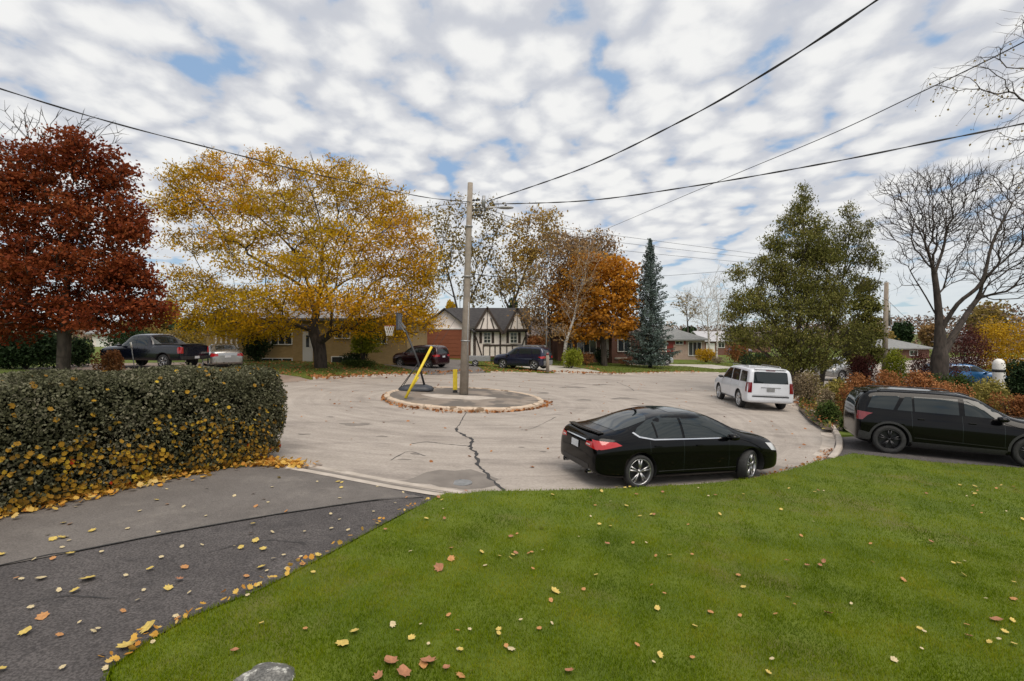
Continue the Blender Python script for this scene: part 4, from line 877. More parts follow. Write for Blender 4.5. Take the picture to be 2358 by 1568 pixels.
tree('broad orange maple in front of the red brick house', 50, None, [(1392, 848), (1390, 800), (1385, 740)], [(1380, 610, 60, 30), (1420, 640, 46, 40), (1330, 650, 50, 50), (1375, 680, 60, 50), (1440, 690, 30, 50), (1320, 720, 46, 40), (1400, 740, 60, 36), (1440, 750, 30, 30), (1340, 768, 40, 18), (1285, 680, 26, 40), (1455, 640, 20, 30), (1350, 610, 40, 26), (1300, 740, 30, 30)],
     800, .3, LM['orange'], 14500, .30, 'barkdark', .3, name='maple_tree', spread=.34, asp=.9, twigs=1, twl=.6, r0=.015)
tree('brown thinning tree top rising behind the orange maple', 62, None, [(1370, 830), (1370, 700), (1368, 620)], [(1330, 570, 36, 26), (1380, 560, 40, 26), (1350, 590, 50, 30), (1400, 600, 26, 30)], 500, .35, LM['tan'], 2600, .34, 'barkgrey', .5, name='tree', spread=.6, twigs=2, twl=1.2, r0=.016, minr=.014)
tree('small pale bare tree beside the white garage', 66, None, [(1632, 835), (1632, 780), (1628, 720)], [(1630, 680, 26, 40), (1605, 720, 26, 30), (1640, 740, 22, 40), (1590, 690, 16, 16)], 260, .16, None, 0, bark='birch', bf=.5, name='bare_tree', twigs=3, twl=1.4, r0=.014, minr=.012)
tree('second pale bare tree close to the white garage', 60, None, [(1650, 835), (1652, 770), (1655, 700)], [(1655, 670, 20, 50), (1665, 720, 20, 40)], 120, .12, None, 0, bark='birch', bf=.5, name='bare_tree', twigs=2, twl=1.2, r0=.014, minr=.012)
tree('dim bare tree far behind the blue spruce', 92, None, [(1585, 815), (1583, 740), (1577, 700)], [(1575, 685, 20, 14), (1590, 710, 26, 30), (1560, 700, 14, 12)], 160, .22, LM['olive'], 300, .4, bark='barkgrey', bf=.5, name='bare_tree', twigs=2, twl=1.4, r0=.03, minr=.02)
# blue spruce
def spruce(label, Y, bx, by, top, hw, lm, name='blue_spruce_tree', nb=360, seed=3, ls=.18):
    rng = np.random.default_rng(seed); b0 = W(bx, by, Y); zb = gz1(b0.x, Y); H = W(bx, top, Y).z-zb; root = empty(name, (b0.x, Y, zb), 0, label, 'tree')
    mb = MB(); mb.tube([(0, 0, -.1), (.05, 0, H*.5), (0, 0, H*.99)], [.2, .12, .02], 10); Wd = hw*Y/FV
    P_ = []; S = []
    for i in range(nb):
        t = (i/nb)**1.15; z = H*(.045+.945*t); rr = Wd*(1-t)**.8*rng.uniform(.45, 1.25)*(1 if t > .06 else .8); a = i*2.399+rng.normal()*.3
        drop = -.22+.55*t; n = max(4, int(rr*9)); q = []
        for k in range(5):
            s = k/4; q.append((rr*s*math.cos(a), rr*s*math.sin(a), z+rr*(drop*s+.22*s*s)))
        mb.tube(q, [.035*(1-t)+.012]*4+[.006], 4, False)
        m_ = int(18+rr*36); s = rng.uniform(.18, 1.03, m_)**.8; wd = .32*(1-s)*rr+.13
        x = rr*s*math.cos(a)-rng.normal(size=m_)*wd*math.sin(a)*.62; y = rr*s*math.sin(a)+rng.normal(size=m_)*wd*math.cos(a)*.62
        P_.append(np.stack([x, y, z+rr*(drop*s+.22*s*s)-np.abs(rng.normal(size=m_))*.14], 1)); S += [ls]*m_
    mb.build('trunk', M['barkdark'], root, True); P_ = np.concatenate(P_)
    V, F = leaf_quads(P_, np.array(S), .5, .5, rng); mknp('crown', V, F, lm, root); return root
spruce('tall narrow blue spruce on the far lawn', 49.5, 1497, 852, 545, 62, LM['spruce'])
# cedar pair on the right
tree('large bushy cedar tree with pointed top behind the white SUV', 29, None, [(1834, 886), (1838, 780), (1848, 600), (1852, 440)],
     [(1852, 440, 10, 22), (1850, 480, 26, 24), (1825, 515, 30, 26), (1875, 525, 30, 26), (1840, 565, 60, 34), (1780, 560, 20, 22), (1885, 590, 50, 40), (1770, 620, 44, 36), (1840, 640, 70, 40), (1700, 630, 20, 22), (1730, 690, 50, 34), (1820, 710, 80, 40), (1690, 720, 28, 24), (1900, 690, 50, 50), (1760, 770, 70, 34), (1850, 790, 70, 36), (1700, 775, 36, 24), (1800, 835, 55, 18), (1870, 835, 40, 20)],
     1500, .26, LM['cedar'], 52000, .145, 'bark', .7, name='cedar_tree', spread=.19, asp=.4, droop=-.7, leaf_extra=([(1840, 600, 90, 130), (1830, 740, 170, 120)], 6000), r0=.012, limbs=[(.3, [(1790, 760), (1740, 690), (1700, 640)]), (.4, [(1870, 700), (1890, 600)])], twigs=1, twl=.4)
tree('second cedar with thin see-through foliage, right of the pointed one', 30.5, None, [(1888, 895), (1905, 800), (1935, 680), (1958, 520)],
     [(1958, 490, 16, 26), (1950, 540, 36, 30), (1995, 530, 14, 26), (1920, 590, 34, 34), (1985, 590, 34, 34), (2020, 612, 16, 16), (1950, 650, 50, 34), (2010, 660, 20, 16), (1915, 720, 30, 50), (1960, 780, 46, 40), (1900, 830, 36, 22)],
     900, .14, LM['cedar'], 14000, .145, 'barkdark', .7, name='cedar_tree', spread=.18, asp=.4, droop=-.7, r0=.011, twigs=1, twl=.4)
tree('dense dark green arborvitae at the right edge of the cedars', 34, None, [(1992, 880), (1992, 780), (1990, 700)],
     [(1990, 665, 16, 26), (1992, 710, 28, 34), (1990, 760, 34, 36), (1985, 815, 36, 36), (1970, 790, 30, 40)], 300, .14, LM['cedar'], 12000, .17, 'barkdark', .6, name='arborvitae', spread=.2, r0=.012)
# big bare tree on the right
tree('huge leafless tree with forked trunk on the right', 26, None, [(2163, 862), (2165, 790), (2163, 740), (2158, 680), (2150, 620)],
     [(2080, 440, 60, 40), (2140, 420, 50, 36), (2210, 415, 60, 40), (2290, 430, 80, 40), (2380, 450, 80, 60), (2100, 520, 70, 50), (2190, 510, 70, 60), (2280, 520, 80, 60), (2370, 560, 70, 60), (2110, 590, 50, 30), (2230, 610, 60, 40), (2330, 640, 60, 40), (2430, 600, 60, 90), (2150, 500, 60, 60), (2090, 650, 36, 20, 0, .5)],
     3600, .38, None, 0, bark='barkdark', bf=.42, name='bare_tree', twigs=3, twl=.5, r0=.0064, relax=3,
     limbs=[(.5, [(2205, 700, -.5), (2260, 650, -1), (2285, 560, -1), (2330, 470, -1)]), (.38, [(2230, 748, -1), (2300, 742, -1.5), (2370, 690, -2), (2440, 660, -2)]), (.35, [(2120, 745, 0), (2085, 730, 0), (2045, 692, 0)]),
            (.6, [(2130, 680, .5), (2105, 640, .5), (2090, 612, .5)]), (.95, [(2175, 560, .5), (2180, 480, 1)]), (.8, [(2190, 640, 1), (2225, 560, 2), (2260, 470, 2)]), (.98, [(2130, 560, -.5), (2090, 480, -1)]), (.3, [(2250, 690, 1), (2290, 690, 1), (2390, 685, 1)])])
# weeping birch just outside the frame on the right, its twigs hang into view
def weeping():
    rng = np.random.default_rng(5); rt = empty('weeping_birch_tree', (14.2, 8.2, gz1(14.2)), 0, 'leafless weeping branches with tiny hanging leaves at the top right', 'tree'); o = np.array(rt.location)
    Yc = 9.0
    ch = [([np.array([0, 0, -.2]), np.array([-.1, .1, 2.5]), np.array([-.3, .3, 5.0]), np.array([-.5, .5, 8.0])], None)]
    for (at, pts_) in ((3, [(2420, 70), (2340, 95), (2230, 150), (2150, 178), (2118, 200)]), (2, [(2440, 180), (2360, 215), (2280, 230)]), (2, [(2450, 330), (2380, 350), (2310, 375)]), (3, [(2420, 20), (2358, 30), (2300, 22)]), (3, [(2430, 110), (2370, 135), (2290, 130)]), (2, [(2440, 260), (2370, 260), (2300, 300), (2262, 340)])):
        base_ = ch[0][0][at]; pp = [Vector(base_)]+[Vector(np.array(W(x, y, Yc+(2358-x)*.004))-o) for x, y in pts_]
        ch.append(([np.array(q) for q in smooth_poly(pp, 4)][1:], at))
    nfix = sum(len(c[0]) for c in ch)
    tg = blobs3([(2300, 120, 80, 16), (2200, 165, 70, 16), (2330, 180, 50, 30), (2290, 225, 60, 16), (2330, 300, 40, 40), (2340, 370, 40, 20), (2330, 60, 40, 30), (2160, 190, 30, 14), (2250, 200, 60, 20)], Yc, 260, rng)-o
    nodes, par = grow(ch, tg, .3); nodes = list(nodes); par = list(par); hang = []
    for j in range(nfix, len(nodes)):
        if rng.random() < .5:
            p = nodes[j]; q = j; d = np.array([-.5, 0, -.7])+rng.normal(size=3)*.35
            for k in range(rng.integers(2, 6)):
                d = unit(d+np.array([-.05, 0, -.3])+rng.normal(size=3)*.12); p = p+d*.10; nodes.append(p); par.append(q); q = len(nodes)-1
            hang.append(p)
            if rng.random() < .5: hang.append(p+rng.normal(size=3)*.06)
    V, F, *_ = wood(np.array(nodes), np.array(par), .028, .0026, nfix, 2); mknp('branches', V, F, M['barkdark'], rt, True); mb = MB(); mb.tube([tuple(q) for q in ch[0][0]], [.17, .14, .11, .07], 12); mb.build('trunk', M['barkdark'], rt, True)
    V, F = leaf_quads(np.array(hang), np.full(len(hang), .045), .8, 0, rng); mknp('leaves', V, F, LM['olive'], rt)
weeping()
# ---------------------------------------------------------------- shrubs
def shrub(label, px_, Y, ptop, prx, lm, n=2500, ls=.10, name='shrub', depth=None, cat='shrub', group=None, flat=.0, h0=.0, asp=.6, stems=True, droop=None, lumps=7):
    rng = np.random.default_rng(int(px_*31+Y*7)); c = W(px_, ptop, Y); zb = gz1(c.x, Y); H = max(.3, c.z-zb); rx = prx*Y/FV; ry = depth or rx
    rt = empty(name, (c.x, Y, zb), 0, label, cat, group)
    ctr = [(rng.uniform(-.55, .55)*rx, rng.uniform(-.5, .5)*ry, H*rng.uniform(.45, .72), rng.uniform(.35, .6)) for _ in range(lumps)]+[(0, 0, H*.5, .75)]
    P_ = []
    for (x, y, z, s) in ctr:
        k = n//len(ctr); u = unit(rng.normal(size=(k, 3)))*rng.uniform(.55, 1.05, (k, 1)); q = np.array([x, y, z])+u*np.array([rx*s, ry*s, min(z, H-z+.12*H)*1.0]); P_.append(q)
    P_ = np.concatenate(P_); P_ = P_[P_[:, 2] > h0*H+.02]
    V, F = leaf_quads(P_, np.full(len(P_), ls), asp, .3, rng, droop); mknp('foliage', V, F, lm, rt)
    if stems:
        mb = MB()
        for _ in range(9):
            a = rng.uniform(0, 6.28); r_ = rng.uniform(.3, .9); mb.tube([(0, 0, -.05), (rx*r_*.4*math.cos(a), ry*r_*.4*math.sin(a), H*.4), (rx*r_*.8*math.cos(a), ry*r_*.8*math.sin(a), H*.85)], [.03, .018, .006], 5, False)
        mb.build('stems', M['barkdark'], rt, True)
    return rt
shrub('round dark evergreen bush against the brick bungalow', 590, 37, 762, 34, LM['evergreen'], 4500, .15)
shrub('small yellow-green tree in front of the bungalow windows', 838, 35.5, 738, 40, LM['lime'], 3600, .20, name='small_tree', cat='tree', h0=.3)
shrub('dark low bush under the yellow-green tree', 812, 36.2, 812, 36, LM['evergreen'], 1500, .13)
shrub('flat green shrub at the edge of the bungalow lawn', 825, 34.5, 830, 46, LM['green'], 1800, .11, depth=.5)
shrub('rusty dead-leaved bush in front of the pickup truck', 255, 24, 812, 36, LM['brownleaf'], 2200, .12)
shrub('dark evergreen bush between the maple trunk and the pickup', 185, 29, 782, 34, LM['evergreen'], 2600, .15)
shrub('dark bushes far behind the pickup truck cab', 300, 46, 758, 60, LM['evergreen'], 2600, .22)
shrub('brown and green bushes behind the pickup bed', 420, 50, 762, 50, LM['olive'], 2200, .24)
shrub('tall dark green clipped hedge at the far left behind the maple', 60, 27, 772, 125, LM['evergreen'], 12000, .16, name='hedge', cat='hedge', depth=1.2, lumps=14)
shrub('yellow and green bush beside the driveway of the dark blue SUV', 1316, 44.5, 806, 27, LM['lime'], 2600, .15)
shrub('low green bush at the foot of the half-timbered house', 1148, 48, 822, 26, LM['green'], 900, .14)
shrub('dark clipped evergreen shrub beside the red brick house', 1383, 51.5, 803, 20, LM['evergreen'], 1800, .15)
shrub('brown bare bush under the orange maple', 1350, 50.5, 812, 26, LM['brownleaf'], 900, .13)
shrub('brown border plants beside the spruce', 1445, 52, 826, 22, LM['brownleaf'], 700, .13)
shrub('orange ornamental grass clump by the white garage', 1626, 62, 806, 26, LM['yellow'], 1500, .2, droop=-.6)
shrub('low yellowing clump next to the orange grass', 1655, 60, 822, 18, LM['dry'], 700, .16)
shrub('vivid orange rounded bush left of the cedar', 1700, 62, 783, 28, LM['rust'], 2600, .2)
shrub('dark spreading juniper under the cedar', 1745, 45, 812, 45, LM['evergreen'], 3000, .18)
shrub('orange shrub at the end of the distant street', 1548, 105, 745, 30, LM['tan'], 700, .4, stems=False)
for lb, px_, Y, tp, rx, lm, n, ls in (
    ('dark burgundy shrub in front of the silver SUV', 1985, 31, 822, 42, 'burg', 4200, .11), ('bright lime-green bush beside the wooden pole', 2068, 32, 812, 34, 'lime', 3600, .12),
    ('purple brown twiggy bush between lime bush and bare tree', 2128, 31, 812, 38, 'burg', 3200, .10), ('deep red japanese maple shrub behind the blue car', 2225, 36, 756, 55, 'burg', 5200, .13),
    ('large golden yellow bush behind the blue car at right', 2318, 37, 742, 66, 'yellow', 7000, .15), ('reddish low shrub in front of the bare tree', 2190, 30, 830, 40, 'burg', 2000, .1),
    ('rust orange hydrangea mound at the left of its bed', 1985, 22, 868, 42, 'rust', 3400, .10), ('rust orange hydrangea mound in the middle of its bed', 2050, 21.5, 862, 44, 'rust', 3600, .10), ('rust orange hydrangea mound at the right of its bed', 2115, 21.5, 864, 42, 'brownleaf', 3400, .10),
    ('brown seedhead perennials behind the black SUV roof', 2185, 20.5, 884, 52, 'brownleaf', 3400, .08), ('yellow leaved hosta clump near the leaning cedar trunk', 1925, 24, 876, 32, 'hosta', 2200, .13), ('pale dry border plants under the big cedar', 1862, 25.5, 862, 32, 'dry', 2000, .10),
    ('olive green leafy shrub in front of the blue car', 2215, 26, 868, 36, 'green', 2800, .11), ('dark green juniper at the right picture edge', 2352, 23, 838, 34, 'evergreen', 4200, .12), ('pale olive shrub below the juniper', 2285, 21, 880, 46, 'hosta', 3600, .10),
    ('tan dry shrub beside the black SUV windshield', 2335, 19.5, 912, 40, 'rust', 2500, .09), ('olive perennial clump between the hydrangeas and the blue car', 2165, 25, 868, 30, 'green', 2000, .1),
    ('silver grey leaved clump beside the white SUV', 1905, 20.2, 897, 22, 'dry', 1300, .09), ('green low perennials right behind the kerb', 1912, 19.0, 928, 30, 'green', 2200, .09), ('leafy green clump at the rear bumper of the black SUV', 1950, 17.2, 962, 18, 'green', 1000, .08),
    ('yellowing plants between the two cedar trunks', 1868, 28, 858, 24, 'hosta', 1500, .12), ('dark red weeping shrub leaves below the hydrangeas', 1960, 19.5, 892, 30, 'rust', 1800, .08)):
    shrub(lb, px_, Y, tp, rx, LM[lm], n, ls)
# ground cover of the garden bed
def scatter_cover(name, poly, n, ls, lm, hmax=.25, kind='stuff', rng=RNG, zf=gz1, droop=None):
    xs = [p[0] for p in poly]; ys = [p[1] for p in poly]; x = rng.uniform(min(xs), max(xs), n*4); y = rng.uniform(min(ys), max(ys), n*4); ok = inpoly(x, y, poly)
    x, y = x[ok][:n], y[ok][:n]; z = T(x)+.10+rng.uniform(0, 1, len(x))**1.6*hmax*(.5+.5*np.sin(x*2.1+y*1.3)**2)
    V, F = leaf_quads(np.stack([x, y, z], 1), np.full(len(x), ls), .6, 1., rng, droop); o = mknp(name, V, F, lm); o['kind'] = kind; return o
bed = [Vector(p) for p in ((10.9, 17.4), (11.6, 19.5), (13, 22.6), (15, 26.0), (18, 29.6), (24, 36), (34, 31), (32, 17), (22, 14.5), (14, 16.6), (12, 17.2))]
sheet('garden_soil', bed, .115, noisy('garden soil', (.05, .035, .025), (.10, .075, .05), 2, 1), 1.2)
scatter_cover('ground_cover', bed, 15000, .13, LM['green'], .4); scatter_cover('ground_cover', bed, 9000, .11, LM['rust'], .35); scatter_cover('ground_cover', bed, 6000, .13, LM['hosta'], .4)
# far woods
rng = np.random.default_rng(8)
ctrs = []
for i in range(170):
    a = -1.4+2.8*i/169+rng.normal()*.01; D = rng.uniform(130, 240); hh = (5.5+2.5*rng.random())*(1.0 if a > .45 else .78); hh += 2.5*(a > .6)
    ctrs.append((D*math.sin(a), D*math.cos(a), hh))
P_ = np.concatenate([np.array([x, y, 0])+np.stack([rng.normal(size=900)*4.5, rng.normal(size=900)*3, rng.uniform(-1.5, 1, 900)*h*(.7+.3*rng.random())*1.0], 1) for x, y, h in ctrs])
V, F = leaf_quads(P_, np.full(len(P_), 1.1), .35, 0, rng); o = mknp('distant_woods', V, F, LM['wood']); tag(o, kind='stuff')
for i, (px_, tp, rx, Y, lm, lb) in enumerate(((2290, 705, 60, 95, 'olive', 'hazy green-brown tree mass above the golden bush'), (2250, 720, 26, 110, 'evergreen', 'distant dark tree right of the bare trunk'), (2075, 748, 24, 110, 'evergreen', 'distant dark conifer above the right hand roof'), (1590, 758, 24, 120, 'evergreen', 'distant dark tree above the grey roof'),
        (1180, 700, 14, 90, 'evergreen', 'small dark treetop behind the half-timbered roof ridge'), (430, 740, 60, 70, 'evergreen', 'dark evergreen mass behind the silver hatchback'), (380, 700, 30, 80, 'olive', 'dull green tree behind the gap of the left trees'), (300, 745, 60, 75, 'olive', 'olive tree behind the pickup truck'),
        (960, 720, 45, 58, 'gold', 'golden tree behind the garage of the half-timbered house'), (1040, 705, 30, 75, 'gold', 'yellow tree crown behind the utility pole'), (1660, 770, 40, 100, 'tan', 'tan treetops behind the white garage'), (2000, 760, 60, 95, 'olive', 'dull treetops behind the arborvitae'), (2150, 752, 30, 120, 'tan', 'pale brown trees behind the bare trunk'),
        (1475, 775, 45, 68, 'olive', 'olive shrubs behind the blue spruce'), (900, 790, 40, 52, 'green', 'green bushes behind the maroon SUV'), (1240, 778, 26, 60, 'rust', 'rusty shrub beside the half-timbered house'))):
    shrub(lb, px_, Y, tp, rx, LM[lm], 2600, .0055*Y+.12, name='distant_tree', cat='tree', depth=3, h0=.05)
# ---------------------------------------------------------------- buildings
def roof_mat(name, a, b): return noisy(name, a, b, 3.0, .95, detail=8, bump=.3, bscale=20, stretch=(1, 1, 4))
M['roofdark'] = roof_mat('dark shingles', (.030, .028, .030), (.05, .047, .047)); M['roofgrey'] = roof_mat('grey shingles', (.17, .175, .175), (.23, .235, .23)); M['roofpale'] = roof_mat('pale shingles', (.36, .36, .38), (.46, .46, .48)); M['roofbrown'] = roof_mat('brown shingles', (.10, .08, .075), (.15, .125, .115))
M['ybrick'] = brick('yellow brick', (.42, .29, .12), (.34, .23, .10), (.30, .25, .18)); M['rbrick'] = brick('red brick', (.19, .075, .05), (.14, .06, .045), (.2, .16, .14)); M['pbrick'] = brick('pale pink brick', (.46, .33, .27), (.40, .28, .23), (.42, .38, .34)); M['brown'] = noisy('rust brown cladding', (.165, .045, .018), (.20, .06, .024), 2, .7, stretch=(1, 1, 8))
M['siding'] = noisy('white siding', (.78, .71, .67), (.84, .77, .73), 1.5, .8); M['soffit'] = mat('soffit', (.09, .085, .08), .8); M['doorred'] = mat('red door', (.22, .025, .018), .5); M['doorw'] = mat('white door', (.6, .6, .6), .5)
def wall_box(parent, x0, x1, y0, y1, z0, z1, m_, name='wall'):
    mb = MB(); mb.box(x0, x1, y0, y1, z0, z1); return mb.build(name, m_, parent)
def gable_roof(parent, x0, x1, y0, y1, z0, h, m_, axis='X', ov=.5, th=.14, name='roof'):
    mb = MB()
    if axis == 'X':
        a, b = x0-ov, x1+ov; ym = (y0+y1)/2; k = h/((y1-y0)/2); e0, e1 = y0-ov, y1+ov; ze = z0-ov*k
        for (ya, za, yb, zb) in ((e0, ze, ym, z0+h), (ym, z0+h, e1, ze)):
            V = [(a, ya, za), (b, ya, za), (b, yb, zb), (a, yb, zb)]; V2 = [(x, y, z+th) for x, y, z in V]
            mb.add(V+V2, [(0, 1, 2, 3), (7, 6, 5, 4), (0, 1, 5, 4), (1, 2, 6, 5), (2, 3, 7, 6), (3, 0, 4, 7)])
    else:
        a, b = y0-ov, y1+ov; xm = (x0+x1)/2; k = h/((x1-x0)/2); e0, e1 = x0-ov, x1+ov; ze = z0-ov*k
        for (xa, za, xb, zb) in ((e0, ze, xm, z0+h), (xm, z0+h, e1, ze)):
            V = [(xa, a, za), (xa, b, za), (xb, b, zb), (xb, a, zb)]; V2 = [(x, y, z+th) for x, y, z in V]
            mb.add(V+V2, [(0, 1, 2, 3), (7, 6, 5, 4), (0, 1, 5, 4), (1, 2, 6, 5), (2, 3, 7, 6), (3, 0, 4, 7)])
    return mb.build(name, m_, parent)
def hip_roof(parent, x0, x1, y0, y1, z0, h, m_, ov=.5, inset=3.5):
    mb = MB(); a, b, c, d = x0-ov, x1+ov, y0-ov, y1+ov; ym = (c+d)/2
    V = [(a, c, z0), (b, c, z0), (b, d, z0), (a, d, z0), (a+inset, ym, z0+h), (b-inset, ym, z0+h), (a, c, z0-.16), (b, c, z0-.16), (b, d, z0-.16), (a, d, z0-.16)]
    mb.add(V, [(0, 1, 5, 4), (1, 2, 5), (2, 3, 4, 5), (3, 0, 4), (6, 7, 1, 0), (7, 8, 2, 1), (8, 9, 3, 2), (9, 6, 0, 3), (9, 8, 7, 6)]); return mb.build('roof', m_, parent)
def tri_wall(parent, x0, x1, y, z0, h, m_, t=.12, name='gable'):
    mb = MB(); xm = (x0+x1)/2; V = [(x0, y, z0), (x1, y, z0), (xm, y, z0+h), (x0, y+t, z0), (x1, y+t, z0), (xm, y+t, z0+h)]
    mb.add(V, [(0, 1, 2), (5, 4, 3), (0, 3, 4, 1), (1, 4, 5, 2), (2, 5, 3, 0)]); return mb.build(name, m_, parent)
def window(parent, x0, x1, y, z0, z1, cols=2, rows=1, fm=None, fw=.07, sill=True):
    fm = fm or M['white']; mb = MB(); d = .06
    mb.box(x0-fw, x1+fw, y-d, y+.02, z1, z1+fw); mb.box(x0-fw, x1+fw, y-d-(.05 if sill else 0), y+.02, z0-fw, z0); mb.box(x0-fw, x0, y-d, y+.02, z0, z1); mb.box(x1, x1+fw, y-d, y+.02, z0, z1)
    for i in range(1, cols): xx = x0+(x1-x0)*i/cols; mb.box(xx-.025, xx+.025, y-d+.01, y+.02, z0, z1)
    for i in range(1, rows): zz = z0+(z1-z0)*i/rows; mb.box(x0, x1, y-d+.012, y+.02, zz-.02, zz+.02)
    o = mb.build('window', fm, parent); mb = MB(); mb.box(x0, x1, y-.022, y-.004, z0, z1); mb.build('pane', M['wglass'], o); return o
def door(parent, x0, x1, y, z0, z1, m_, name='door', glass=False):
    mb = MB(); mb.box(x0, x1, y-.05, y+.02, z0, z1); mb.box(x0-.08, x0, y-.07, y+.02, z0, z1+.08); mb.box(x1, x1+.08, y-.07, y+.02, z0, z1+.08); mb.box(x0, x1, y-.07, y+.02, z1, z1+.08)
    o = mb.build(name, m_, parent, False, .008); mb = MB(); mb.cbox((x1-.1, y-.09, (z0+z1)/2), .05, .07, .05); mb.build('handle', M['steel'], o)
    if glass: mb = MB(); mb.box(x0+.18, x1-.18, y-.062, y-.052, z0+1.1, z1-.2); mb.build('pane', M['wglass'], o)
    return o
def gdoor(parent, x0, x1, y, z0, z1, m_, n=5):
    mb = MB()
    for i in range(n): a = z0+(z1-z0)*i/n; mb.box(x0, x1, y-.04, y+.02, a+.012, a+(z1-z0)/n-.012)
    mb.box(x0, x1, y-.02, y+.02, z0, z1); return mb.build('garage_door', m_, parent)
def house(Y, x, label, z0): return empty('house', (XY(x, Y), Y, z0), 0, label, 'house')
PX = lambda x, Y, o: XY(x, Y)-o.location.x
PZ = lambda y, Y, o: EYE-(y-HV)*Y/FV-o.location.z
# yellow brick bungalow
Y = 38.5; h = house(Y, 700, 'yellow brick bungalow with pale roof behind the golden tree', .1); q = lambda x: PX(x, Y, h); z = lambda y: PZ(y, Y, h)
x0, x1, zt = q(474), q(938), z(738)
wall_box(h, x0, x1, 0, 9, -.8, zt, M['ybrick']); hip_roof(h, x0, x1, 0, 9, zt+.16, 1.9, M['roofpale'], .55, 4.5)
mb = MB(); mb.box(x0-.56, x1+.56, -.62, -.552, zt-.03, zt+.17); mb.build('gutter', M['soffit'], h)
window(h, q(626), q(672), 0, z(792), z(752), 3); window(h, q(772), q(805), 0, z(778), z(748), 2); window(h, q(606), q(672), 0, z(838), z(826), 3); window(h, q(765), q(815), 0, z(838), z(822), 2); window(h, q(868), q(890), 0, z(790), z(765), 2)
door(h, q(700), q(718), 0, z(832), z(766), M['doorw'], glass=True)
mb = MB(); mb.box(q(696), q(724), -1.2, -.02, z(845), z(834)); mb.build('front_step', M['concrete'], h)
for i in range(5): mb = MB(); a = q(497+i*12); mb.box(a, a+.12, -.12, -.004, z(838), zt-.02); mb.build('pilaster', M['siding'], h)
# half-timbered house
Y = 54.; h = house(Y, 1090, 'black and white half-timbered house with rust brown garage', .1); q = lambda x: PX(x, Y, h); z = lambda y: PZ(y, Y, h)
zt = z(759); ridge = z(707)
wall_box(h, q(1075), q(1212), 0, 9, -1, zt, M['siding']); wall_box(h, q(1075)+.02, q(1212)-.02, -.03, 1, -.9, z(820), M['rbrick'], 'foundation')
gable_roof(h, q(1030), q(1214), 0, 9, zt, ridge-zt, M['roofdark'], 'X', .45)
# garage wing
Yg = 50.5; qg = lambda x: XY(x, Yg)-h.location.x; zg = lambda y: EYE-(y-HV)*Yg/FV-h.location.z
wall_box(h, qg(968), qg(1080), -3.5, 4, -1, zg(757), M['brown']); tri_wall(h, qg(968), qg(1080), -3.5, zg(757)+.001, zg(714)-zg(757), M['siding'], .2)
gable_roof(h, qg(968), qg(1080), -3.5, 4.4, zg(757), zg(712)-zg(757), M['roofdark'], 'Y', .45)
gdoor(h, qg(983), qg(1064), -3.5, zg(818), zg(764), M['brown'], 6)
mb = MB(); mb.box(qg(966), qg(1082), -3.56, -3.503, zg(758), zg(755)); mb.build('gable_trim', M['white'], h)
mb = MB(); mb.box(qg(1083), qg(1088), -3.0, -2.75, zg(822), zg(757)); mb.build('porch_post', M['white'], h)
mb = MB(); mb.box(qg(1078), q(1095), -3.3, -.0, zg(757)+.02, zg(752)); mb.build('porch_roof', M['soffit'], h)
for (gx0, gx1, ap) in ((1096, 1150, 711), (1168, 1214, 712)):
    a, b = q(gx0)-.1, q(gx1)+.1; zz = z(759); hh = z(ap)-zz; tri_wall(h, a, b, -.55, zz, hh, M['siding'], .12)
    mb = MB(); xm = (a+b)/2
    for e in (a, b): mb.bar((xm, -.64, zz+hh+.06), (e+(e-xm)*.22, -.64, zz-hh*.22), .14, .24)
    for e in (a, b): mb.bar((xm, -.2, zz+hh+.1), (e+(e-xm)*.22, -.2, zz-hh*.22+.04), .9, .06)
    mb.box(a, b, -.60, -.552, zz-.1, zz+.08); mb.bar((xm, -.585, zz), (xm, -.585, zz+hh), .12, .05); mb.bar((xm-.75, -.585, zz), (xm-.35, -.585, zz+hh*.55), .05, .12); mb.bar((xm+.75, -.585, zz), (xm+.35, -.585, zz+hh*.55), .05, .12)
    mb.build('gable_timber', M['timber'], h)
    mb = MB(); V = [(a-.3, -.5, zz-.3), (xm, -.5, zz+hh+.02), (xm, 4.4, zz+hh+.02), (a-.3, 1.2, zz-.3)]; V2 = [(2*xm-x, y, z_) for x, y, z_ in V]
    for VV_ in (V, V2): mb.add(VV_+[(x, y, z_+.1) for x, y, z_ in VV_], [(0, 1, 2, 3), (7, 6, 5, 4), (0, 1, 5, 4), (1, 2, 6, 5), (2, 3, 7, 6), (3, 0, 4, 7)])
    mb.build('gable_roof', M['roofdark'], h)
mb = MB()
for xx in (1094, 1152, 1211): mb.box(q(xx)-.09, q(xx)+.09, -.05, -.003, z(820), z(761))
mb.box(q(1112), q(1204), -.055, -.004, z(797), z(793))
for xx in (1113, 1128, 1140, 1167, 1180, 1203): mb.box(q(xx)-.06, q(xx)+.06, -.045, -.003, z(820), z(797))
mb.bar((q(1096), -.03, z(775)), (q(1110), -.03, z(820)), .05, .13); mb.bar((q(1209), -.03, z(775)), (q(1202), -.03, z(797)), .05, .12); mb.build('timber_frame', M['timber'], h)
mb = MB(); mb.box(qg(1078)+.02, q(1091), -.06, -.004, z(822), z(764)); mb.build('porch_recess_shade', M['timber'], h)  # flat dark slab on the wall, its colour stands in for porch shade
for a in (1115, 1176): window(h, q(a), q(a+14), 0, z(789), z(766), 2, 3)
for a in (1104, 1132, 1166, 1193):
    mb = MB(); mb.box(q(a), q(a+6), -.05, -.004, z(790), z(765)); mb.build('shutter', M['timber'], h)
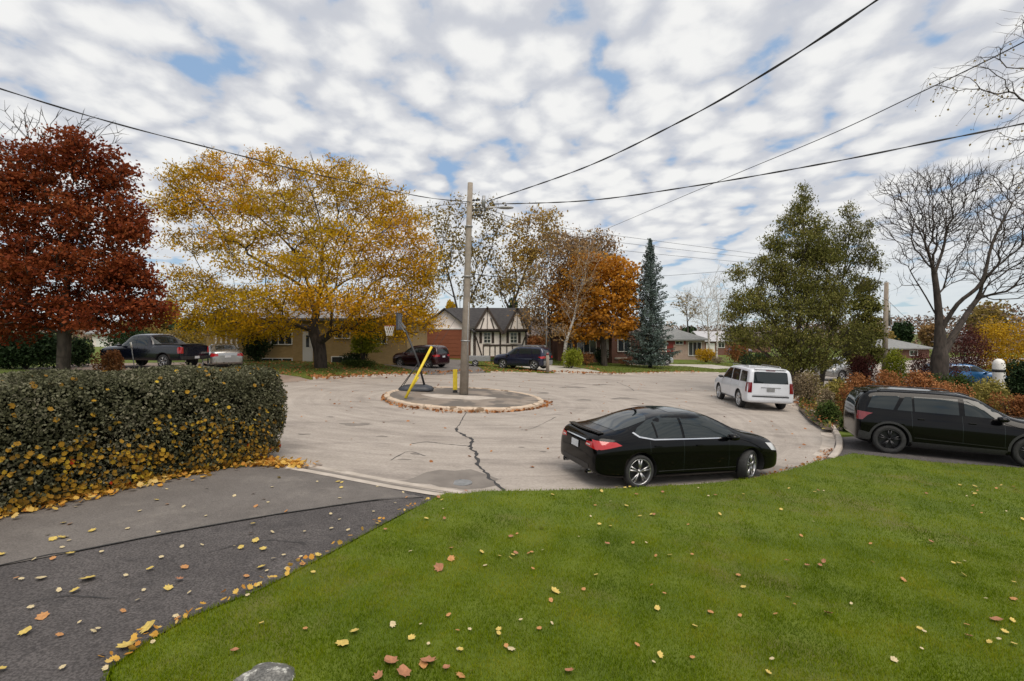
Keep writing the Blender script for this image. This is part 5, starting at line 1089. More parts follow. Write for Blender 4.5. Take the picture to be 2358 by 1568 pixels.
# dark red brick house
Y = 56.; h = house(Y, 1390, 'low dark red brick house behind the orange maple', -.2); q = lambda x: PX(x, Y, h); z = lambda y: PZ(y, Y, h); x0, x1, zt = q(1285), q(1474), z(770)
wall_box(h, x0, x1, 0, 9, -1, zt, M['rbrick']); hip_roof(h, x0, x1, 0, 9, zt+.16, 2.6, M['roofbrown'], .6, 3.5)
wall_box(h, q(1406), q(1474)+.02, -.8, 0, -1, zt-.02, M['pbrick'] if False else M['rbrick'], 'bay')
window(h, q(1330), q(1372), 0, z(812), z(785), 3); window(h, q(1420), q(1446), -.8, z(808), z(782), 2); door(h, q(1384), q(1400), 0, z(824), z(782), M['doorw']); window(h, q(1304), q(1316), 0, z(806), z(784), 1)
mb = MB(); mb.box(q(1412), q(1440), -.88, -.803, z(826), z(822)); mb.build('wall_ledge', M['concrete'], h); mb = MB(); mb.box(x0-.6, x1+.6, -.72, -.602, zt-.05, zt+.15); mb.build('gutter', M['soffit'], h)
mb = MB(); mb.box(q(1362), q(1370), 3.4, 4.1, zt+1.2, zt+3.4); mb.build('chimney', M['rbrick'], h)
# brick house with red door
Y = 68.; h = house(Y, 1570, 'brick house with grey roof and red door right of the spruce', -.8); q = lambda x: PX(x, Y, h); z = lambda y: PZ(y, Y, h); x0, x1, zt = q(1470), q(1623), z(784)
wall_box(h, x0, x1, 0, 9, -1, zt, M['pbrick']); hip_roof(h, x0, x1, 0, 9, zt+.16, z(749)-zt, M['roofgrey'], .6, 5.2)
door(h, q(1537), q(1549), 0, z(822), z(787), M['doorred']); mb = MB(); mb.box(q(1531), q(1535), -.1, -.003, z(826), zt); mb.build('door_surround', M['white'], h)
window(h, q(1556), q(1572), 0, z(792), z(784)-.12, 2); window(h, q(1586), q(1614), 0, z(818), z(788), 3)
for a in (1550, 1574): mb = MB(); mb.box(q(a), q(a+5), -.05, -.003, z(793), z(785)); mb.build('shutter', M['doorred'], h)
# houses further off
def small_house(Y, pxc, label, pa, pb, peave, pbase, pridge, wm, rm, kind='hip', gd=None, win=(), z0=None, dp_=8):
    z0 = float(T(XY(pxc, Y))); h = house(Y, pxc, label, z0); q = lambda x: PX(x, Y, h); z = lambda y: PZ(y, Y, h); zt = z(peave)
    wall_box(h, q(pa), q(pb), 0, dp_, -1, zt, wm)
    (hip_roof(h, q(pa), q(pb), 0, dp_, zt+.16, z(pridge)-zt, rm, .6, 3.4) if kind == 'hip' else gable_roof(h, q(pa), q(pb), 0, dp_, zt, z(pridge)-zt, rm, 'X' if kind == 'gx' else 'Y', .5))
    if kind == 'gy': tri_wall(h, q(pa), q(pb), 0, zt, z(pridge)-zt, M['siding'], .15)
    if gd: gdoor(h, q(gd[0]), q(gd[1]), 0, z(pbase), z(gd[2]), M['white'], 4)
    for a, b, c, d in win: window(h, q(a), q(b), 0, z(d), z(c), 2)
    return h
small_house(84, 1650, 'white trimmed house with carport beyond the brick house', 1622, 1682, 784, 812, 764, M['rbrick'], M['roofpale'], 'gx', (1626, 1646, 790), ((1654, 1668, 790, 800),))
small_house(96, 1730, 'far brick house glimpsed left of the cedar', 1686, 1775, 776, 812, 758, M['rbrick'], M['roofbrown'], 'hip', None, ((1700, 1715, 782, 792),))
small_house(74, 2090, 'low brick house with blue grey roof behind the wooden pole', 2030, 2140, 804, 835, 783, M['rbrick'], M['roofgrey'], 'hip', None, ((2050, 2062, 808, 818), (2095, 2112, 808, 818)))
small_house(92, 2290, 'far house hidden behind the golden bush', 2240, 2350, 790, 820, 772, M['pbrick'], M['roofbrown'], 'hip', None, ((2270, 2285, 796, 806),))
small_house(62, 235, 'pale shed behind the pickup truck', 212, 258, 766, 800, 756, M['siding'], M['roofgrey'], 'gx', (222, 244, 770), (), dp_=2.5)
small_house(60, 385, 'cream bungalow glimpsed behind the silver hatchback', 330, 452, 776, 815, 766, M['ybrick'], M['roofbrown'], 'hip', None, ((395, 412, 784, 795),))
small_house(64, 1245, 'dark roofed house between half-timbered and brick houses', 1216, 1278, 770, 825, 735, M['rbrick'], M['roofbrown'], 'gx', None, ((1240, 1256, 780, 800),))

# ---------------------------------------------------------------- pole, wires, lamp
Yp = 22.3; pb = G(1062, 915, .14); tp = W(1083, 421, Yp)
ax = (tp-Vector((pb.x, Yp, pb.z))).normalized(); base = Vector((pb.x, Yp, pb.z)); po = empty('utility_pole', base, 0, 'leaning concrete utility pole standing on the round traffic island', 'utility pole')
def on_pole(y): t = (915-y)/(915-421.); return (tp-base)*t
mb = MB(); mb.tube([(0, 0, -.3), on_pole(700), on_pole(560), tp-base], [.205, .155, .135, .115], 20); mb.build('pole_shaft', M['poleconc'], po, True)
for y in (523, 640, 790): mb = MB(); c = on_pole(y); mb.tube([c-ax*.03, c+ax*.03], [.17+.03*(y > 600)]*2, 16); mb.build('band', M['steel'], po, True)
mb = MB()
for dy_, ln in ((462, .42), (474, .62), (486, .7), (498, .6)):
    c = on_pole(dy_); e = c+Vector((ln, -.1, .0)); mb.tube([c, e], .022, 6)
    for k in (.45, .75, 1.0): p = c.lerp(e, k); mb.lathe([(.0, -.05), (.045, -.04), (.05, 0), (.045, .04), (0, .05)], 8, tuple(p))
mb.build('cable_bracket', M['blackplastic'], po, True)
mb = MB(); c = on_pole(484); mb.tube([c, c+Vector((.85, -.05, .10)), c+Vector((1.35, -.1, .08))], .028, 8); mb.build('lamp_arm', M['alloy'], po, True)
mb = MB(); e = c+Vector((1.62, -.1, .07))
V = []; F = []; n = 12
for xx, rr, hz_ in ((-.34, .04, .03), (-.2, .10, .06), (.1, .13, .07), (.3, .09, .04), (.36, .02, .01)): V += [(e.x+xx, e.y+rr*math.cos(t), e.z+hz_*math.sin(t)) for t in [2*math.pi*i/n for i in range(n)]]
for i in range(4): F += [(i*n+j, i*n+(j+1) % n, (i+1)*n+(j+1) % n, (i+1)*n+j) for j in range(n)]
mb.add(V, F); lh = mb.build('lamp_head', M['steel'], po, True); mb = MB(); mb.lathe([(.0, .14), (.05, .13), (.055, .06)], 10, (e.x, e.y, e.z)); mb.build('photocell', M['blackplastic'], lh, True)
mb = MB(); c = on_pole(470)+Vector((.62, -.1, .05)); mb.tube([c+Vector((0, 0, -.2)), c+Vector((.02, 0, .28))], [.09, .07], 12); mb.build('transformer_can', M['steel'], po, True)
mb = MB(); c = on_pole(910); mb.tube([on_pole(905)+Vector((.13, -.13, 0)), on_pole(700)+Vector((.1, -.12, 0))], .02, 6); mb.build('conduit', M['steel'], po, True)
def wire(pts, r, label, name='power_cable', cat='cable', m_=None, twist=False, group=None):
    P_ = smooth_poly(pts, 10); mb = MB()
    if twist:
        Q = [P_[0]]
        dens_ = []
        for i in range(len(P_)-1):
            k = max(1, int((P_[i+1]-P_[i]).length/.16)); dens_ += [P_[i].lerp(P_[i+1], j/k) for j in range(k)]
        for ph in (0, math.pi): mb.tube([p+Vector((.5*math.sin(i*.55+ph), .5*math.cos(i*.55+ph), math.cos(i*.55+ph)))*r*.75 for i, p in enumerate(dens_)], r*.75, 5, False)
    else: mb.tube(P_, r, 6, False)
    return tag(mb.build(name, m_ or M['wire'], None, True), label, cat, group)
M['wire'] = mat('wire', (.02, .02, .022), .6)
A = base+on_pole(468)+Vector((.05, -.15, 0))
wire([W(1122, 464, 22.0), W(1340, 388, 17), W(1560, 283, 13.4), W(1760, 170, 10.6), W(2018, 1, 8), W(2400, -280, 5.5)], .019, 'thick twisted cable climbing from the pole to the top of the picture', twist=True)
wire([W(1135, 470, 22.1), W(1350, 462, 19.5), W(1600, 428, 17), W(1900, 376, 14.5), W(2150, 326, 13), W(2360, 284, 12), W(2900, 170, 9.5)], .019, 'thick twisted cable running from the pole to the right edge', twist=True)
wire([W(1378, 535, 48), W(1660, 415, 26), W(1900, 315, 18), W(2100, 222, 14), W(2358, 96, 11), W(2800, -150, 8)], .014, 'thin straight cable crossing above the spruce towards the top right')
wire([A, W(985, 455, 21.5), W(860, 430, 20), W(700, 395, 17.5), W(545, 356, 15.5), W(280, 288, 13), W(0, 204, 11), W(-400, 70, 8.5)], .015, 'cable sagging from the pole to the left edge above the golden tree', twist=True)
wire([base+on_pole(468), W(970, 478, 27), W(820, 500, 40)], .012, 'short cable dropping left from the pole behind the golden tree')
for i, (a, b, c, lb) in enumerate((((1110, 478), (1330, 530), (1800, 592), 'uppermost of the thin distant wires right of the pole'), ((1110, 486), (1330, 546), (1800, 601), 'middle one of the thin distant wires right of the pole'), ((1110, 496), (1340, 566), (1800, 612), 'lowest of the thin distant wires right of the pole'))):
    wire([W(*a, 22.4), W(*b, 40), W(*c, 64)], .016, lb, group='thin wires running from the pole to the right')
wire([W(1070, 628, 22.4), W(1200, 640, 40), W(1420, 642, 60), W(1545, 634, 70), W(1700, 622, 60)], .022, 'low wire passing in front of the spruce top')
wire([W(1540, 684, 75), W(1700, 688, 75)], .02, 'faint low wire left of the cedar')
wire([W(2043, 655, 35), W(1900, 640, 55), W(1700, 622, 80)], .02, 'wire leaving the wooden pole to the left')
# guy wires with yellow guards
for a, b, c, top_, nm in (((933, 918), (984, 820), (984, 820), 640, 'long yellow guy wire guard leaning beside the basketball hoop'), ((938, 906), (953, 862), (953, 862), 700, 'short yellow guy wire guard behind the long one')):
    ga = G(*a, .14); g2_ = base+on_pole(top_); L_ = (g2_-ga); g = empty('guy_wire', ga, 0, nm, 'guy wire')
    mb = MB(); mb.tube([(0, 0, 0), L_], .007, 6); mb.build('wire', M['wire'], g, True)
    t = .40 if top_ == 640 else .18; mb = MB(); d = L_.normalized(); s = L_.length*t
    pv = Vector((0, -1, 0)); u = d.cross(pv).normalized(); V = []; F = []
    for k in (0.02, s):
        for an in np.linspace(-1.9, 1.9, 7): V.append(d*k+(u*math.sin(an)+u.cross(d)*math.cos(an))*.055)
    for j in range(6): F.append((j, j+1, j+8, j+7))
    mb.add(V, F); gd_ = mb.build('guard', M['yellow'], g, True); sm = gd_.modifiers.new('thickness', 'SOLIDIFY'); sm.thickness = .006
c = G(1048, 893, .14); Yc = c.y; hz = (892-846)*Yc/FV
g = empty('hazard_marker', (W(1048, 892, 22.9).x, 22.9, T(-2.4)+.14), R(12), 'yellow hazard marker panel standing against the utility pole', 'marker')
mb = MB(); mb.box(-.10, .10, -.02, .02, .12, 1.06); mb.build('panel', M['yellow'], g, False, .008); mb = MB(); mb.box(-.03, .03, .02, .07, 0, .95); mb.cbox((0, 0, .05), .2, .2, .1); mb.build('post', M['blackplastic'], g)
# basketball hoop
gb = G(957, 898, .14); hp = empty('basketball_hoop', (gb.x, gb.y, gb.z), 0, 'portable basketball hoop with black base on the traffic island', 'basketball hoop'); s = gb.y/FV
lx = lambda x: (x-1179)*s-gb.x; lz = lambda y: EYE-(y-HV)*s-gb.z
M['hoopbase'] = noisy('hoop base plastic', (.022, .026, .034), (.04, .045, .055), 9, .5)
mb = MB(); V = []; 
for zz, k in ((0, 1), (.05, 1.02), (.16, .9), (.24, .62), (.25, .3)): V += [(lx(958)+(.80*k)*math.copysign(abs(math.cos(t))**.6, math.cos(t)), .48*k*math.copysign(abs(math.sin(t))**.6, math.sin(t)), zz) for t in np.linspace(0, 2*math.pi, 24, endpoint=False)]
mb.add(V, [(i*24+j, i*24+(j+1) % 24, (i+1)*24+(j+1) % 24, (i+1)*24+j) for i in range(4) for j in range(24)]+[tuple(range(96, 120))]); mb.build('base', M['hoopbase'], hp, True)
mb = MB(); ptop = (lx(932), 0, lz(757)); mb.tube([(lx(979), 0, .1), (lx(962), 0, lz(830)), ptop], [.05, .045, .04], 10); mb.build('pole', M['blackplastic'], hp, True)
mb = MB(); mb.tube([(lx(924), .3, .12), (lx(963), 0, lz(836))], .02, 6); mb.tube([(lx(924), -.3, .12), (lx(963), 0, lz(836))], .02, 6); mb.build('brace', M['blackplastic'], hp, True)
mb = MB()
for yy in (-.09, .09):
    mb.bar((lx(934), yy, lz(764)), (lx(920), yy, lz(746)), .03, .04); mb.bar((lx(934), yy, lz(755)), (lx(920), yy, lz(738)), .03, .04)
mb.build('backboard_arm', M['alloy'], hp)
bbx = lx(919); g3 = empty('x', (0, 0, 0)); bpy.data.objects.remove(g3)
mb = MB(); mb.cbox((bbx, 0, lz(740)), .05, 1.12, .74, rz=R(3)); bo = mb.build('backboard', mat('backboard', (.10, .12, .16), .2), hp, False, .01)
mb = MB(); 
for dz_, hh in ((-.37, .03), (.37, .03)): mb.cbox((bbx, 0, lz(740)+dz_), .07, 1.15, .05, rz=R(3))
for yy in (-.56, .56): mb.cbox((bbx-math.sin(R(3))*yy, yy, lz(740)), .07, .05, .78, rz=R(3))
mb.build('frame', M['hoopbase'], bo)
rc = Vector((lx(896)+.02, -.03, lz(750))); mb = MB(); mb.tube([rc+Vector((.23*math.cos(t), .23*math.sin(t), 0)) for t in np.linspace(0, 2*math.pi, 25)], .011, 6, False); mb.bar(rc+Vector((.22, 0, 0)), (bbx, 0, rc.z-.02), .08, .03); rim_ = mb.build('rim', mat('rim orange', (.35, .07, .02), .5), hp, True)
mb = MB()
for k in range(12):
    for sg in (1, -1):
        mb.tube([rc+Vector(((.225-.1*u_)*math.cos(2*math.pi*(k+sg*u_*1.6)/12), (.225-.1*u_)*math.sin(2*math.pi*(k+sg*u_*1.6)/12), -.46*u_)) for u_ in (0, .33, .66, 1)], .010, 4, False)
mb.build('net', M['white'], hp, True)
# wooden pole on the right
Yr = 35; b_ = W(2036, 860, Yr); zb = gz1(b_.x); wp = empty('utility_pole', (b_.x, Yr, zb), 0, 'wooden utility pole among the garden shrubs on the right', 'utility pole')
mb = MB(); tz = EYE+116*Yr/FV-zb; mb.tube([(0, 0, -.2), (.16, 0, tz)], [.19, .13], 14); mb.build('pole_shaft', M['wood'], wp, True)
mb = MB(); mb.tube([(.3, -.05, tz*.58), (.3, -.05, tz*.80)], .09, 10); mb.bar((.1, 0, tz*.66), (.3, 0, tz*.66), .05, .05); mb.bar((.14, 0, tz*.77), (.3, 0, tz*.77), .05, .05); mb.build('transformer', M['steel'], wp, True)
mb = MB(); mb.tube([(-.02, -.02, 0), (.01, -.02, .8)], [.215, .21], 14, False); mb.build('white_band', M['white'], wp, True)
# thin lamp post and wooden bollard beside the dark blue SUV
lp = W(1258, 820, 49); zb = gz1(lp.x); o = empty('lamp_post', (lp.x, 49, zb), 0, 'thin grey lamp post behind the dark blue SUV', 'lamp post'); hz_ = EYE+(766-704)*49/FV-zb
mb = MB(); mb.tube([(0, 0, 0), (.02, 0, hz_)], [.08, .05], 10); mb.build('post', M['steel'], o, True); mb = MB(); mb.tube([(0, 0, hz_), (-.6, 0, hz_+.05)], .03, 6); mb.cbox((-.9, 0, hz_+.04), .6, .16, .07); mb.build('lamp_head', M['steel'], o, True)
c = G(1261, 857, .1); o = empty('bollard', c, 0, 'short weathered post with red reflector beside the dark blue SUV', 'post'); mb = MB(); mb.tube([(0, 0, 0), (0, 0, 1.3)], [.13, .12], 12); mb.build('post', M['wood'], o, True); mb = MB(); mb.tube([(0, 0, 1.3), (0, 0, 1.5)], [.1, .1], 10); mb.build('reflector', M['darkred'], o, True)
c = W(303, 842, 25.2); zb = 3-80*25.2/FV+.0; zb = gz1(c.x); o = empty('marker_stake', (W(312, 840, 25.2).x, 25.2, zb), 0, 'thin white-tipped driveway stake in front of the pickup truck', 'stake'); tz = EYE-(789-766)*25.2/FV-zb
mb = MB(); mb.tube([(0, 0, 0), (-.24, 0, tz)], .022, 8); mb.build('rod', M['steel'], o, True); mb = MB(); mb.tube([(-.2, 0, tz-.25), (-.245, 0, tz+.02)], .045, 8); mb.build('reflector', M['white'], o, True)
c = W(548, 835, 32); zb = gz1(c.x); o = empty('bollard', (c.x, 32, zb), 0, 'white painted post beside the silver hatchback', 'post'); mb = MB(); mb.tube([(0, 0, 0), (0, 0, 1.0)], .12, 12); mb.build('post', M['white'], o, True); mb = MB(); mb.tube([(0, 0, 1.0), (0, 0, 1.06)], [.14, .1], 12); mb.build('cap', M['steel'], o, True)
# utility trailer and bin
c = G(1096, 846, .1); o = empty('utility_trailer', (c.x, c.y+2, c.z), R(4), 'small grey box trailer parked right of the utility pole', 'trailer'); mb = MB()
mb.box(-1.3, 1.0, -.65, .65, .42, .50); mb.box(-1.3, 1.0, -.68, -.64, .42, .82); mb.box(-1.3, 1.0, .64, .68, .42, .82); mb.box(-1.34, -1.3, -.68, .68, .42, .82); mb.box(1.0, 1.04, -.68, .68, .42, .82); mb.build('box', M['steel'], o, False, .01)
mb = MB(); mb.bar((1.0, 0, .44), (2.0, 0, .40), .07, .07); mb.tube([(1.9, 0, .4), (1.9, 0, .05)], .03, 6); mb.build('drawbar', M['blackplastic'], o); 
for yy in (-.74, .74): wheel(o, -.2, yy, .27, .15, M['alloy'], 5)
c = G(1020, 850, .1); o = empty('wheelie_bin', (W(1020, 826, 41).x, 41, gz1(-5.6)), R(20), 'dark bin beside the dark red SUV', 'bin'); mb = MB(); V = [(x*k, y*k, zz) for zz, k in ((.08, .8), (.95, 1.0)) for x, y in ((-.3, -.35), (.3, -.35), (.3, .35), (-.3, .35))]; mb.add(V, [(0, 1, 5, 4), (1, 2, 6, 5), (2, 3, 7, 6), (3, 0, 4, 7), (3, 2, 1, 0), (4, 5, 6, 7)]); mb.build('bin_body', M['hoopbase'], o, False, .03)
mb = MB(); mb.box(-.34, .34, -.40, .38, .955, 1.02); mb.build('lid', M['blackplastic'], o, False, .02)
# white domed garden ornament on the right
c = W(2300, 868, 33); zb = gz1(c.x); o = empty('garden_ornament', (c.x, 33, zb), 0, 'white domed ornament with dark band by the golden bush', 'ornament'); hh = EYE-(826-766)*33/FV-zb
mb = MB(); mb.lathe([(.28, 0), (.31, hh*.3), (.33, hh*.62), (.32, hh*.82), (.25, hh*.94), (.12, hh*.99), (0, hh)], 24); mb.build('body', M['white'], o, True)
mb = MB(); mb.lathe([(.32, hh*.56), (.345, hh*.58), (.345, hh*.64), (.325, hh*.66)], 24); mb.build('band', M['blackplastic'], o, True)
mb = MB()
for a_, zz, r_ in ((-.25, .86, .035), (.25, .86, .035), (0, .80, .03)): mb.lathe([(0, -.03), (r_, 0), (0, .03)], 8, (.33*math.sin(a_), -.32*math.cos(a_), hh*zz), 'Y')
mb.build('marks', M['hoopbase'], o, True)
# boulder in the near lawn
c = Vector((-2.0, 4.05)); o = MB(); bm = bmesh.new(); bmesh.ops.create_icosphere(bm, subdivisions=4, radius=1)
from mathutils import noise as mn
for v in bm.verts:
    k = 1+.16*mn.noise(v.co*1.6)+.05*mn.noise(v.co*5)+.02*mn.noise(v.co*14); v.co = Vector((v.co.x*.30*k, v.co.y*.24*k, v.co.z*.2*k))
me = bpy.data.meshes.new('boulder'); bm.to_mesh(me); bm.free(); M['rock'] = noisy('lichened rock', (.10, .10, .095), (.22, .215, .20), 7, .95, detail=10, bump=.5, bscale=30, c3=(.40, .40, .37), s3=14, t3=(.56, .62), sp=(60, .35))
b_ = link('boulder', me, M['rock'], None, True); b_.location = (c.x, c.y, gz1(c.x)-.12); tag(b_, 'rounded grey lichen-spotted boulder in the near lawn', 'boulder')

# ---------------------------------------------------------------- hedge
hz0 = Vector((-7.3, 7.0)); hz1 = Vector((-5.45, 10.35)); dv = (hz1-hz0).normalized(); pv = Vector((-dv.y, dv.x))
hs = hz0-dv*5.5; he = hz1+dv*1.0; Lh = (he-hs).length; WD = 2.3
ho = empty('hedge', (hs.x, hs.y, 0), math.atan2(dv.y, dv.x), 'long clipped grey-green hedge with yellow creeper leaves beside our driveway', 'hedge')
def hedge_surface(n, rng, inset=0, zr=(0, 1)):
    # superellipse cross-section swept along x, with a rounded end
    s = rng.uniform(0, Lh+1.3, n); e = .30
    tt = np.linspace(0, math.pi, 4000); ty = np.sign(np.cos(tt))*np.abs(np.cos(tt))**e*WD/2; tz_ = np.abs(np.sin(tt))**e*1.83
    ar_ = np.concatenate([[0], np.cumsum(np.hypot(np.diff(ty), np.diff(tz_)))]); th = np.interp(rng.uniform(0, ar_[-1], n), ar_, tt)
    cs, sn = np.cos(th), np.sin(th); yy = np.sign(cs)*np.abs(cs)**e*WD/2; 
    wx = hs.x+dv.x*s; H_ = 1.83+.0*s; zz = .06+np.sign(sn)*np.abs(sn)**e*H_
    lump = 1+.05*np.sin(s*2.3+1)+.035*np.sin(s*5.1+th*3)+.03*np.sin(s*1.1+th*5)+.022*np.sin(s*11+th*13)*np.sin(s*7.3-th*9+1)
    tw = np.clip(zz/H_, 0, 1); narrow = .90+.10*np.clip(tw/.55, 0, 1)
    return s, yy*lump*narrow, zz*(1+.02*np.sin(s*3.1)), tw
def hedge_pts(n, rng, inset):
    s, y, z, tw = hedge_surface(n, rng); xend = Lh-1.15
    m_ = s > xend
    # round the end: compress width and bulge
    t = np.clip((s-xend)/(Lh+1.3-xend), 0, 1); ang = t*math.pi/2
    x = np.where(m_, xend+1.15*np.sin(ang)**.9*(.86+.14*np.clip(tw/.55, 0, 1))*(1-.10*np.abs(2*tw-1.1)**3), s); y = np.where(m_, y*np.cos(ang)**.55, y)
    z = np.where(m_, z*(1-.05*t**2), z)
    c = np.stack([x, y+WD/2-.28, z], 1); ctr = np.stack([np.minimum(x, xend), np.full(n, WD/2-.28), z*.5+.5], 1)
    d = unit(ctr-c); return c+d*inset, tw, -d
rng = np.random.default_rng(21)
def toz(P_):  # follow the ground
    wx = hs.x+dv.x*P_[:, 0]+pv.x*P_[:, 1]; P_[:, 2] += T(wx)+.02; return P_
P_, tw, nn = hedge_pts(150000, rng, 0); P_ += nn*(rng.uniform(-.17, .05, (len(P_), 1))); gp = np.sin(P_[:, 0]*5.3+2*np.sin(P_[:, 2]*3.1))*np.sin(P_[:, 2]*6.7+P_[:, 0]*2.9+1.3)+.5*np.sin(P_[:, 0]*13+P_[:, 2]*11); keep_ = rng.random(len(P_)) < np.clip(1.15+.55*gp, .28, 1); P_ = P_[keep_]
st = rng.integers(0, len(P_), 2600); sh = [P_[st]+rng.normal(size=(2600, 3))*.012]
for k in range(1, 4): sh.append(P_[st[:700]]+np.array([0, 0, 1.])*(.035*k)*(P_[st[:700]][:, 2:3] > 1.2)+rng.normal(size=(700, 3))*.01+(P_[st[:700]]-np.array([0, WD/2-.28, 0]))*np.array([0, .03*k, 0]))
P_ = np.concatenate([P_]+sh); P_ = toz(P_)
V, F = leaf_quads(P_, np.full(len(P_), .052), .6, 0, rng); mknp('foliage', V, F, LM['hedge'], ho)
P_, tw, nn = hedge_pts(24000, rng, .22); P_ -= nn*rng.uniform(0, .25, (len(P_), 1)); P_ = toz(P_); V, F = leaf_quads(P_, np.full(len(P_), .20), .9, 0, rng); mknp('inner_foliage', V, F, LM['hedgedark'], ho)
mb = MB()
for i in range(70):
    x = rng.uniform(.2, Lh-.4); y = WD/2+rng.uniform(-.7, .7); wx = hs.x+dv.x*x; z0_ = float(T(wx))
    mb.tube([(x, y, z0_), (x+rng.normal()*.15, y+rng.normal()*.15, z0_+.9), (x+rng.normal()*.3, y+rng.normal()*.3, z0_+1.7)], [.025, .015, .006], 5, False)
mb.build('stems', M['barkdark'], ho, True)
# maple-like leaf shape
LOBES = [(.02, -.46), (.10, -.24), (.33, -.33), (.33, -.10), (.5, .05), (.36, .20), (.27, .33), (.04, .5), (-.22, .36), (-.30, .22), (-.47, .10), (-.34, -.08), (-.36, -.27), (-.10, -.24)]
def maple_cloud(P_, size, rng, normal=None, tilt_=.5):
    n = len(P_); k = len(LOBES); q = np.array(LOBES); nr = (normal if normal is not None else np.tile([0, 0, 1.], (n, 1)))+rng.normal(size=(n, 3))*tilt_; nr = unit(nr)
    a = unit(np.cross(nr, rng.normal(size=(n, 3)))); b = np.cross(nr, a); sz = (size*rng.uniform(.6, 1.25, n))[:, None, None]
    curl = ((q**2).sum(1)*.5)[None, :, None]*rng.uniform(-.3, 1.3, (n, 1, 1))
    V = P_[:, None]+sz*(a[:, None]*q[None, :, :1]+b[:, None]*q[None, :, 1:]+nr[:, None]*curl); C = P_[:, None]+0*V[:, :1]
    V = np.concatenate([C, V], 1).reshape(-1, 3); i = np.arange(k); F = np.stack([np.zeros(k, int), i+1, (i+1) % k+1], 1)[None]+np.arange(n)[:, None, None]*(k+1)
    return V, F.reshape(-1, 3)
P_, tw, nn = hedge_pts(60000, rng, -.02)
wx = P_[:, 0]; patch = .55+.45*np.sin(wx*1.9+P_[:, 2]*2.0)*np.sin(wx*.83+1+P_[:, 2]*3)
pr_ = np.clip((.68-tw)*1.7, 0, 1)*patch*np.clip((Lh+.4-wx)/1.6, .12, 1)+.012; pr_ *= (P_[:, 1] < WD/2+.2)
k_ = rng.random(len(P_)) < pr_*.80*(.25+.75*(np.sin(wx*4.1+P_[:, 2]*5)*np.sin(wx*2.3-P_[:, 2]*6.1+.7) > -.15)); P2, n2 = P_[k_], nn[k_]; P2 = P2+n2*rng.uniform(-.03, .05, (len(P2), 1)); P2 = toz(P2.copy())
red = rng.random(len(P2)) < .012; V, F = maple_cloud(P2[~red], .078, rng, n2[~red]+np.array([0, 0, .5]), .5); mknp('creeper_leaves', V, F, LM['vine'], ho)
V, F = maple_cloud(P2[red], .10, rng, n2[red]+np.array([0, 0, .5]), .5); mknp('red_creeper_leaves', V, F, LM['vinered'], ho)
# ---------------------------------------------------------------- leaf litter (uncountable)
def litter(name, P2, size, lm, zf, hj=.03, tilt_=.5):
    z = np.array([zf(x, y) for x, y in P2])+rng.uniform(.008, hj, len(P2)); V, F = maple_cloud(np.column_stack([P2, z]), size, rng, None, tilt_); o = mknp(name, V, F, lm); o['kind'] = 'stuff'; return o
n = 1500; s = rng.uniform(0, 1, n)**.9; e0 = hz0-dv*4.5; e1 = hz1+dv*.15
Q = np.array([[e0.x+(e1.x-e0.x)*t, e0.y+(e1.y-e0.y)*t] for t in s])-np.array([[pv.x, pv.y]])*(np.abs(rng.normal(size=(n, 1)))*.19+.0)
litter('leaf_litter', Q, .095, LM['fallen'], dzf(.02), .06)
n = 420; c = Vector((near[0].x, near[0].y)); Q = np.array([c.x+.30, c.y-.12])+rng.normal(size=(n, 2))*np.array([.38, .16]); litter('leaf_litter', Q, .12, LM['fallen'], dzf(.02), .06)
n = 270; t = rng.uniform(math.pi*.95, math.pi*2.05, n); r_ = IR+.04+np.abs(rng.normal(size=n))*.11*(1+.9*np.sin(t*3.0+1)); Q = np.column_stack([IC.x+r_*np.cos(t), IC.y+r_*np.sin(t)]); litter('leaf_litter', Q, .13, LM['brownleaf'], rz_, .07, .8)
def along(poly, n, off, sd_): 
    P0 = [Vector((p[0], p[1])) for p in poly]; out = []
    for _ in range(n):
        i = rng.integers(0, len(P0)-1); p = P0[i].lerp(P0[i+1], rng.random()); d = (P0[i+1]-P0[i]).normalized(); nn_ = Vector((-d.y, d.x)); out.append(p+nn_*(off+rng.normal()*sd_))
    return np.array([(p.x, p.y) for p in out])
litter('leaf_litter', along(near_s[5*9:5*12], 130, .10, .10), .075, LM['brownleaf'], rz_, .05); litter('leaf_litter', along([g2(*p) for p in ((1000, 1157), (880, 1222), (720, 1312), (600, 1376), (440, 1442), (340, 1500), (252, 1566))], 70, -.01, .035), .065, LM['fallen'], dzf(.03), .06)
litter('leaf_litter', along(far_s[2:], 800, -.3, .5), .16, LM['brownleaf'], gz1, .06); litter('leaf_litter', along(near_s[5*15:]+rh_s[:6], 420, -.35, .3), .12, LM['rust'], gz1, .12)
Q = np.column_stack([rng.uniform(-14, 12, 700), rng.uniform(10.5, 37, 700)]); Q = Q[inpoly(Q[:, 0], Q[:, 1], road)]; litter('leaf_litter', Q[:230], .10, LM['brownleaf'], rz_, .02, .3)
Q = np.column_stack([rng.uniform(-19, 8, 3600), rng.uniform(27, 48, 3600)]); Q = Q[~inpave(Q[:, 0], Q[:, 1])]; litter('leaf_litter', Q, .14, LM['brownleaf'], gz1, .04)
